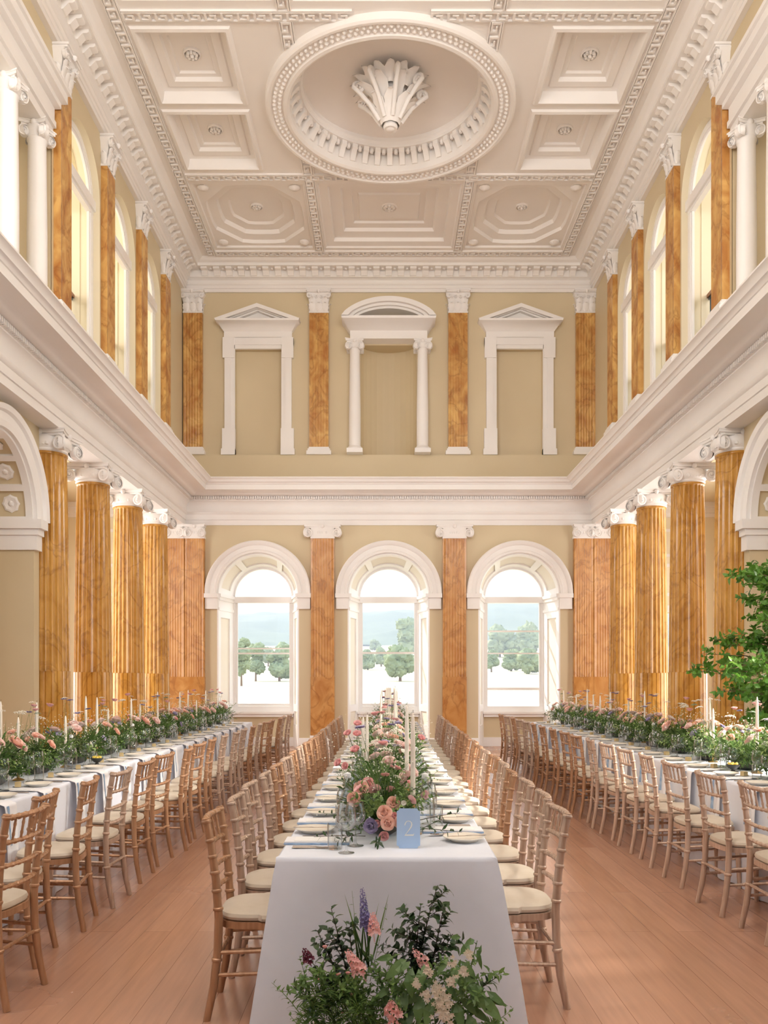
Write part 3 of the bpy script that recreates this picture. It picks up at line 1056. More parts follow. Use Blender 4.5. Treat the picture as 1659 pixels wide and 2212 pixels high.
def leaf_patch(m, base, out, up, tang, L, W, curl, lobes=3, blunt=False):
    """an acanthus leaf: rises along up, curls over along out"""
    base, out, up, tang = Vector(base), Vector(out), Vector(up), Vector(tang)
    def fn(u, v):
        x = (u - 0.5) * 2
        w = W * (0.55 + 0.6 * sin(pi * min(1, v * 1.05))) * (1 + 0.16 * cos(v * pi * 2 * lobes)) * ((1 if v < 0.85 else (1 - (v - 0.85) / 0.16)) if not blunt else (1 if v < 0.8 else sqrt(max(0.0, 1 - ((v - 0.8) / 0.2) ** 2))))
        h = L * (v if v < 0.75 else 0.75 + 0.25 * sin((v - 0.75) / 0.25 * pi) * 0.35)
        o = curl * (v ** 3) * 1.0 + W * 0.25 * (1 - x * x)
        return base + up * h + out * o + tang * (x * w)
    m.grid(fn, 6, 9)


# pendant boss in the middle
t = thing('ceiling_boss', 'large plaster acanthus pendant hanging in the centre of the ceiling ring', 'ceiling ornament', (CX, CY, ZC + 0.42))
m = MB()
m.lathe([(0.02, -0.78), (0.10, -0.78), (0.115, -0.74), (0.10, -0.70), (0.12, -0.6), (0.17, -0.42), (0.25, -0.24), (0.34, -0.1), (0.36, 0.0)], 24)
m.lathe([(0.001, -0.80), (0.05, -0.795), (0.07, -0.775), (0.06, -0.76)], 16)
m.build('core', CEIL, t)
m = MB()
for ring, (nn, r0, z0, L, W, cu) in enumerate(((8, 0.12, -0.72, 0.44, 0.085, 0.2), (8, 0.19, -0.5, 0.40, 0.085, 0.30), (16, 0.33, -0.26, 0.22, 0.085, 0.24))):
    for i in range(nn):
        a = 2 * pi * (i + 0.5 * (ring % 2)) / nn
        out = Vector((cos(a), sin(a), 0))
        leaf_patch(m, out * r0 + Vector((0, 0, z0)), out, out * 0.3 + Vector((0, 0, 0.95)), Vector((-sin(a), cos(a), 0)), L, W, cu, 3, True)
    if ring == 1:
        for i in range(8):
            a = 2 * pi * (i + 0.25) / 8
            out = Vector((cos(a), sin(a), 0))
            pts = []
            for q in range(22):
                ph = q / 21 * 3.3 * pi
                r = 0.085 * (1 - 0.8 * q / 21)
                pts.append(out * (0.50 + r * cos(ph)) + Vector((0, 0, -0.19 + r * sin(ph))))
            pts = [out * 0.17 + Vector((0, 0, -0.66)), out * 0.33 + Vector((0, 0, -0.42)), out * 0.48 + Vector((0, 0, -0.27))] + pts
            m.tube(pts, [0.034] * 3 + [0.034 - 0.0008 * q for q in range(22)], 8)
m.build('acanthus_leaves', CEIL, t, smooth=60)
# coffer rosettes
for i, (x, y, z, r) in enumerate(bosses):
    m = MB()
    m.lathe([(r, 0.02), (r, -0.015), (r * 0.86, -0.03), (r * 0.8, 0.0)], 24)
    for k in range(8):
        a = 2 * pi * k / 8
        m.lathe([(0.001, -0.05), (r * 0.16, -0.045), (r * 0.22, -0.01)], 8, (r * 0.5 * cos(a), r * 0.5 * sin(a), 0))
    m.lathe([(0.001, -0.07), (r * 0.2, -0.055), (r * 0.26, -0.01)], 10)
    o = m.build('ceiling_rosette', CEIL, loc=(x, y, z))
    bay = 'near' if y < 11.6 else ('ring' if y < 15.3 else 'far')
    side = 'left' if x < CX - 1 else ('right' if x > CX + 1 else 'middle')
    which = ('nearer ' if y < CY else 'farther ') if bay == 'ring' else ''
    tag(o, 'plaster rosette in the %s%s coffer of the %s ceiling bay' % (which, side, bay), 'ceiling ornament', 'ceiling rosettes')


# ------------------------------------------------------------------ columns, pilasters
def volute(m, c, u, w, nrm, Rr, th, turns=2.3, flip=1):
    """a scroll in the plane (u, w): a spiral roll on a disc"""
    c, u, w, nrm = Vector(c), Vector(u), Vector(w), Vector(nrm)
    N = 40
    pts, rs = [], []
    for q in range(N + 1):
        t = q / N
        ph = pi / 2 - flip * t * turns * 2 * pi
        r = Rr * (0.88 * (1 - t) ** 1.15 + 0.12)
        pts.append(c + u * (r * cos(ph)) + w * (r * sin(ph)) + nrm * (th * 0.5 + 0.01 * t))
        rs.append(Rr * (0.15 - 0.06 * t))
    m.tube(pts, rs, 6)
    k = 20
    ls = []
    for r, h in ((Rr * 0.9, -th), (Rr * 0.9, th * 0.5), (0.001, th * 0.5)):
        ls.append([c + u * (r * cos(2 * pi * i / k)) + w * (r * sin(2 * pi * i / k)) + nrm * h for i in range(k)])
    m.loops(ls)
    ls = []
    for r, h in ((Rr * 0.18, th * 0.5), (Rr * 0.18, th * 0.5 + 0.02), (0.001, th * 0.5 + 0.03)):
        ls.append([c + u * (r * cos(2 * pi * i / 10)) + w * (r * sin(2 * pi * i / 10)) + nrm * h for i in range(10)])
    m.loops(ls)


def ionic(m, half, r, vr, faces, zt, depth=None):
    """angular ionic capital with its top at zt; half: half abacus; faces: outward normals that carry scrolls"""
    k = 8
    for z0, z1, g in ((zt - 0.085, zt - 0.055, -0.025), (zt - 0.055, zt - 0.02, 0.0), (zt - 0.02, zt, 0.012)):
        ring = []
        hx, hy = half + g, (half if depth is None else depth) + g
        for i in range(4):
            cs = [(-hx, -hy), (hx, -hy), (hx, hy), (-hx, hy)]
            a, b = cs[i], cs[(i + 1) % 4]
            nx, ny = [(0, 1), (-1, 0), (0, -1), (1, 0)][i]
            for j in range(k):
                t = j / k
                bow = 0.055 * sin(pi * t) if depth is None or i in (0, 2) else 0
                ring.append((a[0] + (b[0] - a[0]) * t + nx * bow, a[1] + (b[1] - a[1]) * t + ny * bow))
        m.loops([[(x, y, z) for x, y in ring] for z in (z0, z1)], True, True, True)
    for nx, ny in faces:
        tx, ty = -ny, nx
        d = (half if depth is None or nx else depth) - 0.05
        if depth is not None and ny:
            hh = half
        elif depth is not None and nx:
            hh = depth
        else:
            hh = half
        for e in (-1, 1):
            if depth is not None and nx and e * ty > 0:
                continue
            off = hh - vr * 0.72
            ang = 0.30 * e
            u = Vector((tx * cos(ang) - nx * sin(ang) * 1, ty * cos(ang) - ny * sin(ang) * 1, 0))
            u = Vector((tx, ty, 0)) * cos(ang) + Vector((nx, ny, 0)) * abs(sin(ang)) * e
            u.normalize()
            nn = Vector((nx, ny, 0)) * cos(ang) - Vector((tx, ty, 0)) * sin(ang)
            c = Vector((nx * d + tx * e * off, ny * d + ty * e * off, zt - 0.085 - vr * 0.95))
            volute(m, c, u * e, (0, 0, 1), -nn if False else nn, vr, 0.045)
        # band between the scrolls with egg mouldings, and a palmette on the abacus
        ce = Vector((nx * (d - 0.03), ny * (d - 0.03), 0))
        for q in range(-2, 3):
            p = ce + Vector((tx, ty, 0)) * (q * vr * 0.42)
            m.lathe([(0.001, -0.04), (0.026, -0.03), (0.032, 0.0), (0.02, 0.03)], 8, (p.x, p.y, zt - 0.085 - vr * 0.8))
        p = Vector((nx * (d - 0.005), ny * (d - 0.005), 0))
        m.lathe([(0.001, -0.05), (0.035, -0.03), (0.045, 0.0), (0.03, 0.035), (0.001, 0.045)], 8, (p.x, p.y, zt - 0.04))


def flute_r(Rr, th, n, cable):
    a = abs(sin(n / 2 * th))
    if cable:
        return Rr * (1.0 - 0.045 * max(0, 1 - a / 0.35))
    return Rr * (1 - 0.075 * (max(0.0, a - 0.22) / 0.78) ** 0.6)


SH_R0, SH_R1, SH_Z0, SH_ZM, SH_Z1 = 0.295, 0.245, 0.32, 1.62, 4.56


def column_shaft():
    m = MB()
    NF, per = 24, 8
    N = NF * per
    def rad(z):
        t = (z - SH_Z0) / (SH_Z1 - SH_Z0)
        return SH_R0 + (SH_R1 - SH_R0) * (t ** 1.6)
    ls = []
    for z in (SH_Z0, 0.7, 1.1, SH_ZM):
        ls.append([(flute_r(rad(z) * 1.015, 2 * pi * k / N, NF, True) * cos(2 * pi * k / N), flute_r(rad(z) * 1.015, 2 * pi * k / N, NF, True) * sin(2 * pi * k / N), z) for k in range(N)])
    zs = [SH_ZM, SH_ZM + 0.03] + [SH_ZM + (4.50 - SH_ZM) * i / 6 for i in range(1, 7)]
    for z in zs:
        ls.append([(flute_r(rad(z), 2 * pi * k / N, NF, False) * cos(2 * pi * k / N), flute_r(rad(z), 2 * pi * k / N, NF, False) * sin(2 * pi * k / N), z) for k in range(N)])
    for r, z in ((SH_R1, 4.515), (SH_R1 + 0.012, 4.525), (SH_R1 + 0.012, 4.545), (SH_R1, 4.56)):
        ls.append([(r * cos(2 * pi * k / N), r * sin(2 * pi * k / N), z) for k in range(N)])
    m.loops(ls)
    return m


def column_base(r):
    m = MB()
    m.box(-r * 1.35, r * 1.35, -r * 1.35, r * 1.35, 0, 0.12)
    m.lathe([(r * 1.3, 0.12), (r * 1.36, 0.15), (r * 1.3, 0.19), (r * 1.12, 0.2), (r * 1.1, 0.235), (r * 1.2, 0.25), (r * 1.22, 0.275), (r * 1.15, 0.3), (r * 1.02, 0.305), (r * 1.0, 0.33)], 40)
    return m


ZT = 4.83
COLY = [11.74, 13.57, 15.42, 17.2]
COLX = 4.66


def make_column():
    t = thing('column', '', 'column')
    column_shaft().build('shaft', MARBLEY, t, smooth=50)
    m = MB()
    m.lathe([(SH_R1, 4.55), (SH_R1 + 0.02, 4.57), (SH_R1 + 0.01, 4.6), (SH_R1 + 0.05, 4.64), (SH_R1 + 0.07, 4.7), (SH_R1 + 0.05, 4.76)], 40)
    ionic(m, 0.345, SH_R1, 0.105, [(0, -1), (0, 1), (1, 0), (-1, 0)], ZT)
    m.build('capital', WHITE, t, smooth=50)
    column_base(SH_R0).build('base', WHITE, t)
    return t


first = make_column()
cnt = 0
for s, nm in ((-1, 'left'), (1, 'right')):
    for i, y in enumerate(COLY):
        o = first if cnt == 0 else copy_tree(first)
        cnt += 1
        o.location = (CX + s * COLX, y, 0)
        tag(o, 'fluted orange marble column with scroll capital, %s from the front in the %s colonnade' % (nth(i), nm), 'column', 'marble columns of the colonnades')


def pilaster_shaft(m, w, proj, z0, z1, nfl, depth=0.012):
    """front faces -y at y = -proj; fluted between z0 and z1"""
    pts = [(-w / 2, 0.0), (-w / 2, -proj)]
    if nfl:
        e = w * 0.08
        fw = (w - 2 * e) / nfl
        for i in range(nfl):
            x0 = -w / 2 + e + fw * i
            for q in range(0, 7):
                tt = q / 6
                pts.append((x0 + fw * (0.12 + 0.76 * tt), -proj + depth * sin(pi * tt) ** 0.6))
    pts += [(w / 2, -proj), (w / 2, 0.0)]
    m.loops([[(x, y, z) for x, y in pts] for z in (z0, z1)], closed=False)
    m.add([(x, y, z1) for x, y in pts], [tuple(range(len(pts)))])
    m.add([(x, y, z0) for x, y in pts], [tuple(range(len(pts) - 1, -1, -1))])


def lower_pilaster(x, label, w=0.50, y=D, half=0.39):
    t = thing('pilaster', label, 'pilaster', (x, y, 0), 0, 'marble pilasters of the lower end wall')
    m = MB()
    pilaster_shaft(m, w * 1.03, 0.125, 0.3, 1.56, 0)
    pilaster_shaft(m, w, 0.12, 1.56, 4.56, 7, 0.008)
    m.build('shaft', MARBLE, t, smooth=50)
    m = MB()
    m.box(-w / 2 - 0.01, w / 2 + 0.01, -0.135, 0.0, 4.53, 4.58)
    m.M = Matrix.Translation((0, 0, 0))
    ionic(m, half, 0.2, 0.105, [(0, -1), (1, 0), (-1, 0)], ZT, depth=0.2)
    m.box(-w / 2, w / 2, -0.14, 0, 4.56, 4.78)
    m.M = None
    m.build('capital', WHITE, t, smooth=50)
    m = MB()
    m.box(-w / 2 - 0.07, w / 2 + 0.07, -0.2, 0, 0, 0.14)
    m.box(-w / 2 - 0.05, w / 2 + 0.05, -0.17, 0, 0.14, 0.22)
    m.box(-w / 2 - 0.02, w / 2 + 0.02, -0.14, 0, 0.22, 0.3)
    m.build('base', WHITE, t)
    return t


lower_pilaster(-1.32, 'flat orange marble pilaster between the first and middle arched windows')
lower_pilaster(1.515, 'flat orange marble pilaster between the middle and right arched windows')
lower_pilaster(CX - 4.17, 'marble pilaster on the end wall beside the left arched window', 0.42, half=0.225)
lower_pilaster(CX + 4.19, 'marble pilaster on the end wall beside the right arched window', 0.42, half=0.225)
lower_pilaster(CX - 4.62, 'marble pilaster ending the left colonnade in the far corner', 0.46, D + 0.0, half=0.225)
lower_pilaster(CX + 4.64, 'marble pilaster ending the right colonnade in the far corner', 0.46, D + 0.0, half=0.225)


def corinth(m, w, proj, z0, z1):
    """leafy pilaster capital between z0 and z1, front at y = -proj"""
    h = z1 - z0
    m.box(-w * 0.5, w * 0.5, -proj - 0.005, 0, z0, z0 + h * 0.07)
    # bell
    ls = []
    for t, g in ((0.05, 0.0), (0.4, 0.0), (0.75, 0.03), (0.88, 0.06)):
        ls.append([(-w * 0.47 - g, 0, z0 + h * t), (-w * 0.47 - g, -proj - g, z0 + h * t), (w * 0.47 + g, -proj - g, z0 + h * t), (w * 0.47 + g, 0, z0 + h * t)])
    m.loops(ls, closed=False)
    m.box(-w * 0.58, w * 0.58, -proj - 0.1, 0, z0 + h * 0.88, z1 - 0.02)
    m.box(-w * 0.61, w * 0.61, -proj - 0.12, 0, z1 - 0.03, z1)
    o = Vector((0, -1, 0))
    for i in (-1, 0, 1):
        leaf_patch(m, (i * w * 0.33, -proj, z0 + h * 0.06), o, (0, 0, 1), (1, 0, 0), h * 0.46, w * 0.15, 0.07)
    for i in (-0.5, 0.5):
        leaf_patch(m, (i * w * 0.62, -proj - 0.005, z0 + h * 0.1), o, (0, 0, 1), (1, 0, 0), h * 0.68, w * 0.14, 0.09)
    for e in (-1, 1):
        leaf_patch(m, (e * w * 0.5, -proj * 0.5, z0 + h * 0.06), (e, 0, 0), (0, 0, 1), (0, 1, 0), h * 0.46, 0.04, 0.05)
        volute(m, (e * w * 0.46, -proj - 0.06, z0 + h * 0.74), (e, 0, 0), (0, 0, 1), (0, -1, 0), h * 0.13, 0.03)
        volute(m, (e * w * 0.12, -proj - 0.03, z0 + h * 0.72), (-e, 0, 0), (0, 0, 1), (0, -1, 0), h * 0.08, 0.02)
    m.lathe([(0.001, -0.04), (0.03, -0.02), (0.035, 0.02), (0.001, 0.04)], 8, (0, -proj - 0.11, z1 - 0.05))


def upper_pilaster(loc, rz, label, w=0.40, proj=0.1):
    t = thing('upper_pilaster', label, 'pilaster', loc, rz, 'marble pilasters of the upper tier')
    m = MB()
    pilaster_shaft(m, w, proj, 6.50, 9.40, 6, 0.006)
    m.build('shaft', MARBLE2, t, smooth=50)
    m = MB()
    corinth(m, w + 0.02, proj, 9.38, 9.85)
    m.build('capital', WHITE, t, smooth=50)
    m = MB()
    m.box(-w / 2 - 0.06, w / 2 + 0.06, -proj - 0.06, 0, 6.33, 6.41)
    m.box(-w / 2 - 0.035, w / 2 + 0.035, -proj - 0.035, 0, 6.41, 6.46)
    m.box(-w / 2 - 0.01, w / 2 + 0.01, -proj - 0.01, 0, 6.46, 6.5)
    if rz:
        m.box(-w / 2 - 0.08, w / 2 + 0.08, -proj - 0.08, 0, 5.7, 6.33)
    m.build('base', WHITE, t)
    return t


for x, lb in ((-4.11, 'in the left corner of the end wall'), (-1.40, 'between the left niche and the curved pediment'),
              (1.59, 'between the curved pediment and the right niche'), (4.335, 'in the right corner of the end wall')):
    upper_pilaster((x, D, 0), 0, 'gold marble pilaster with leafy capital, upper tier, ' + lb, 0.41)
for s, nm in ((-1, 'left'), (1, 'right')):
    for i, y in enumerate(PIL_U):
        upper_pilaster((CX + s * UFX, y, 0), s * -pi / 2 if s > 0 else pi / 2, 'gold marble pilaster with leafy capital, upper %s wall, %s from the front' % (nm, nth(i)), 0.38)

# white columns of the screens near the front of the upper walls
for s, nm in ((-1, 'left'), (1, 'right')):
    for i, y in enumerate((11.08, 10.22)):
        t = thing('gallery_column', 'slim white column with scroll capital, upper %s wall, %s' % (nm, 'beside the first marble pilaster' if i == 0 else 'cut by the picture edge'), 'column', (CX + s * (UFX + 0.1), y, 0), 0, 'white gallery columns')
        m = MB()
        m.lathe([(0.125, 6.1), (0.125, 7.2), (0.112, 8.36), (0.125, 8.38), (0.125, 8.41), (0.11, 8.42)], 32)
        m.build('shaft', WHITE, t)
        m = MB()
        m.lathe([(0.115, 8.4), (0.13, 8.43), (0.15, 8.5), (0.14, 8.55)], 24)
        ionic(m, 0.17, 0.11, 0.07, [(0, -1), (0, 1), (1, 0), (-1, 0)], 8.61)
        m.build('capital', WHITE, t, smooth=50)
        m = MB()
        m.lathe([(0.17, 6.0), (0.17, 6.06), (0.15, 6.08), (0.14, 6.12), (0.125, 6.13)], 24)
        m.build('base', WHITE, t)

# gallery railings behind the arches
for s, nm in ((-1, 'left'), (1, 'right')):
    for i, (c, r) in enumerate(ARCH_U):
        xx = CX + s * (UFX + 0.42)
        t = thing('gallery_railing', 'iron gallery railing with brown handrail, %s wall, %s arch from the front' % (nm, nth(i)), 'railing', (xx, c, ZG), 0, 'gallery railings')
        m = MB()
        m.box(-0.04, 0.04, -r + 0.0, r - 0.02, 1.32, 1.375)
        m.build('handrail', RAILWOOD, t)
        m = MB()
        m.box(-0.02, 0.02, -r, r - 0.03, 1.29, 1.32)
        m.box(-0.02, 0.02, -r, r - 0.03, 0.08, 0.11)
        kk = 9
        for q in range(kk):
            y = -r + 0.06 + (2 * r - 0.14) * q / (kk - 1)
            m.tube([(0, y, 1.3), (0, y, 1.0), (-s * 0.02, y, 0.85), (-s * 0.10, y, 0.6), (-s * 0.11, y, 0.42), (-s * 0.04, y, 0.2), (0, y, 0.0)], 0.014, 6)
        m.build('balusters', IRON, t)


# surrounds on the upper end wall
def door_surround(x, label):
    t = thing('niche_surround', label, 'niche surround', (x, D, 0), 0, 'niche surrounds')
    hw = 0.51
    m = MB()
    for e in (-1, 1):
        for p0, p1, pr in ((hw - 0.01, hw + 0.07, 0.07), (hw + 0.07, hw + 0.21, 0.09)):
            m.box(*sorted((e * p0, e * p1)), -pr, 0, 6.33, 8.72)
        m.box(*sorted((e * (hw - 0.02), e * (hw + 0.26))), -0.11, 0, 6.33, 6.9)
        m.box(*sorted((e * (hw - 0.02), e * (hw + 0.28))), -0.13, 0, 6.33, 6.46)
        m.box(*sorted((e * (hw + 0.0), e * (hw + 0.25))), -0.1, 0, 8.42, 8.86)
    m.box(-hw - 0.1, hw + 0.1, -0.07, 0, 8.62, 8.70)
    m.box(-hw - 0.25, hw + 0.25, -0.09, 0, 8.70, 8.86)
    m.build('architrave', WHITE, t)
    m = MB()
    ex = hw + 0.22
    ls = []
    for p, z in ((0.08, 8.86), (0.08, 8.98), (0.10, 9.0), (0.20, 9.14), (0.24, 9.16), (0.25, 9.2)):
        ls.append([(-ex - p + 0.08, 0, z), (-ex - p + 0.08, -p - 0.02, z), (ex + p - 0.08, -p - 0.02, z), (ex + p - 0.08, 0, z)])
    m.loops(ls, closed=False, cap1=True)
    m.build('entablature', WHITE, t)
    m = MB()
    W, H = ex + 0.18, 0.32
    z0 = 9.2
    for w_, h0, pr in ((1.0, 0.07, 0.27), (0.9, 0.12, 0.2), (0.78, 0.17, 0.14)):
        for e in (-1, 1):
            # raking bar
            a = (e * W * w_, z0)
            b = (0, z0 + H * (0.35 + 0.65 * w_) if w_ < 1 else z0 + H)
            th = 0.075 if w_ == 1 else 0.06
            top = [(a[0], a[1]), (b[0], b[1]), (b[0], b[1] - th * 1.1), (a[0] - e * th * 3.0, a[1])]
            m.loops([[(x_, y_, z_) for x_, z_ in top] for y_ in (0, -pr)], True, False, True)
    m.add([(-W * 0.9, -0.04, z0), (W * 0.9, -0.04, z0), (0, -0.04, z0 + H * 0.9)], [(0, 1, 2)])
    m.build('pediment', WHITE, t)
    return t


door_surround(-2.71, 'white niche surround with triangular pediment on the upper end wall, left')
door_surround(2.925, 'white niche surround with triangular pediment on the upper end wall, right')

t = thing('columned_niche', 'white niche surround with curved pediment and two columns, middle of upper end wall', 'niche surround', (CX, D, 0), 0, 'niche surrounds')
for e in (-1, 1):
    c = MB()
    x = e * 0.725
    c.lathe([(0.125, 6.5), (0.125, 7.2), (0.105, 8.5), (0.12, 8.52), (0.12, 8.55), (0.105, 8.56)], 32, (x, -0.16, 0))
    c.box(x - 0.17, x + 0.17, -0.33, 0.0, 6.33, 6.42)
    c.lathe([(0.16, 6.42), (0.165, 6.44), (0.15, 6.47), (0.13, 6.48), (0.125, 6.5)], 24, (x, -0.16, 0))
    col = c.build('column', WHITE, t)
    c = MB()
    c.M = Matrix.Translation((x, -0.16, 0))
    c.lathe([(0.105, 8.53), (0.13, 8.58), (0.15, 8.66), (0.14, 8.70)], 24)
    ionic(c, 0.19, 0.11, 0.075, [(0, -1), (1, 0), (-1, 0)], 8.75)
    c.M = None
    c.build('capital', WHITE, col, smooth=50)
m = MB()
ls = []
for p, z in ((0.0, 8.75), (0.0, 8.92), (0.02, 8.93), (0.13, 9.1), (0.17, 9.12), (0.18, 9.17)):
    ls.append([(-0.82 - p, 0, z), (-0.82 - p, -0.30 - p, z), (0.82 + p, -0.30 - p, z), (0.82 + p, 0, z)])
m.loops(ls, closed=False, cap0=True, cap1=True)
m.build('entablature', WHITE, t)
m = MB()
for ro_, ri_, pr in ((1.0, 0.86, 0.5), (0.88, 0.78, 0.42), (0.8, 0.70, 0.36)):
    half = 1.0
    rise = 0.40
    n = 28
    ls = []
    for i in range(n + 1):
        u = -1 + 2 * i / n
        def P(k):
            return (u * half * k, 9.17 + rise * k * k * (1 - u * u) ** 0.75)
        a, b = P(ro_), P(ri_)
        ls.append([(a[0], -0.0, a[1]), (a[0], -pr, a[1]), (b[0], -pr, b[1]), (b[0], -0.0, b[1])])
    m.loops(ls, closed=True)
m.build('pediment', WHITE, t)


# ------------------------------------------------------------------ parkland outside
GZ = [(19.6, -0.3), (25, 0.2), (60, 0.35), (110, 0.9), (160, 2.7), (220, 4.4), (300, 8.5), (400, 14.5), (520, 20.0), (650, 33.0), (800, 56.0), (1000, 74.0), (1300, 70.0), (1600, 60.0)]


def ground_z(d):
    for (a, za), (b, zb) in zip(GZ, GZ[1:]):
        if d <= b:
            t = max(0, (d - a) / (b - a))
            t = t * t * (3 - 2 * t) * 0.4 + t * 0.6
            return za + (zb - za) * t
    return GZ[-1][1]


def terrain(d0, d1, nd, nx, fx, bump, extra=lambda x, y: 0.0):
    m = MB()
    def fn(u, v):
        d = d0 * (d1 / d0) ** v
        hw = fx * d
        x = (u * 2 - 1) * hw
        z = ground_z(d) + extra(x, d)
        if bump:
            z += bump * (noise.noise((x * 0.02, d * 0.02, 0.0)) + 0.6 * noise.noise((x * 0.06, d * 0.06, 3.0)))
        return (x, d, z)
    m.grid(fn, nx, nd)
    return m


struct(terrain(D + 0.95, 560, 50, 30, 0.6, 0.0).build('lawn', DRYGRASS), 'sunlit dry parkland lawn beyond the windows')
struct(terrain(540, 1600, 60, 90, 0.5, 5.0, lambda x, d: 10 * noise.noise((x * 0.004, 1.7, 0)) * min(1, (d - 540) / 200) + (14 if x > 40 else 0) * min(1, (d - 540) / 150) * min(1, max(0, (x - 40) / 60))).build('hills', HILLGREEN), 'hazy wooded hills on the horizon')


def solve_d(py):
    """distance at which the sloping lawn shows at picture row py"""
    d = 30.0
    while d < 540:
        if CAMZ - (py - 1466) * d / F <= ground_z(d):
            return d
        d += 1.0
    return 540.0


def park_tree(px, pyb, pyt, pw, label, seed, d=None, blobs=20, group='parkland trees'):
    d = d or solve_d(pyb)
    x, zb, zt = (px - 830) * d / F, ground_z(d), CAMZ - (pyt - 1466) * d / F
    w, h = pw * d / F, zt - zb
    rnd = random.Random(seed)
    t = thing('parkland_tree', label, 'tree', (x, d, zb), 0, group)
    m = MB()
    m.lathe([(w * 0.05, -0.3), (w * 0.035, h * 0.2), (w * 0.03, h * 0.5)], 8)
    m.build('trunk', BARK, t)
    m = MB()
    for b in range(blobs):
        a = rnd.uniform(0, 2 * pi)
        lv = rnd.uniform(0.0, 1.0)
        rr = w * 0.5 * (1 - 0.55 * lv) * rnd.uniform(0.3, 0.72)
        c = Vector((rr * cos(a), rr * sin(a), h * (0.24 + 0.58 * lv)))
        br = w * rnd.uniform(0.15, 0.27)
        bh = min(br, h * 0.26) * rnd.uniform(0.8, 1.0)
        nu, nv = 26, 15
        def fn(u, v):
            th, ph = u * 2 * pi, (v - 0.5) * pi
            p = Vector((cos(th) * cos(ph), sin(th) * cos(ph), sin(ph)))
            q = 1 + 0.3 * noise.noise(p * 2.6 + c * 3.1 / w) + 0.3 * noise.noise(p * 6.5 + c * 5.0 / w) + 0.22 * noise.noise(p * 14.0 + c * 7.0 / w)
            return (c.x + p.x * br * q, c.y + p.y * br * q, c.z + p.z * bh * q)
        m.grid(fn, nu, nv)
    m.build('crown', TREEGREEN, t, smooth=60)
    return t


P = [
    (522, 1482, 1362, 50, 'tall loose tree at the left edge of the left window view'),
    (553, 1472, 1380, 46, 'round tree in the middle of the left window view'),
    (604, 1472, 1384, 60, 'broad tree at the right of the left window view'),
    (580, 1440, 1398, 40, 'small distant tree between the two large trees of the left window view'),
    (865, 1472, 1393, 72, 'round lone tree on the lawn seen through the middle window'),
    (795, 1447, 1404, 40, 'low tree left of the lone tree in the middle window view'),
    (824, 1440, 1398, 34, 'pale tree just behind the lone tree, middle window'),
    (884, 1430, 1330, 66, 'big dark tree rising behind the lone tree, middle window'),
    (810, 1405, 1382, 30, 'far small tree at the field edge, middle window view'),
    (1142, 1456, 1400, 60, 'dark bushy tree at the right of the right window view'),
    (1105, 1450, 1404, 50, 'pale tree in the middle of the right window view'),
    (1062, 1452, 1400, 40, 'tree at the left edge of the right window view'),
    (1080, 1420, 1352, 60, 'tall wood-edge tree, upper left of the right window view'),
    (1140, 1420, 1346, 66, 'tall wood-edge tree, upper right of the right window view'),
    (1108, 1420, 1360, 52, 'wood-edge tree between the two tall ones, right window view'),
    (640, 1445, 1398, 36, 'half hidden tree at the right edge of the left window view'),
]
for i, (px, b, tp, w, lb) in enumerate(P):
    park_tree(px, b, tp, w, lb, 30 + i)

# ------------------------------------------------------------------ tables: white cloths to the floor
TZ = 0.755
T0, T1 = 3.70, 15.45


def tcx(d):
    return 0.012 + 0.0085 * (d - 3.7)


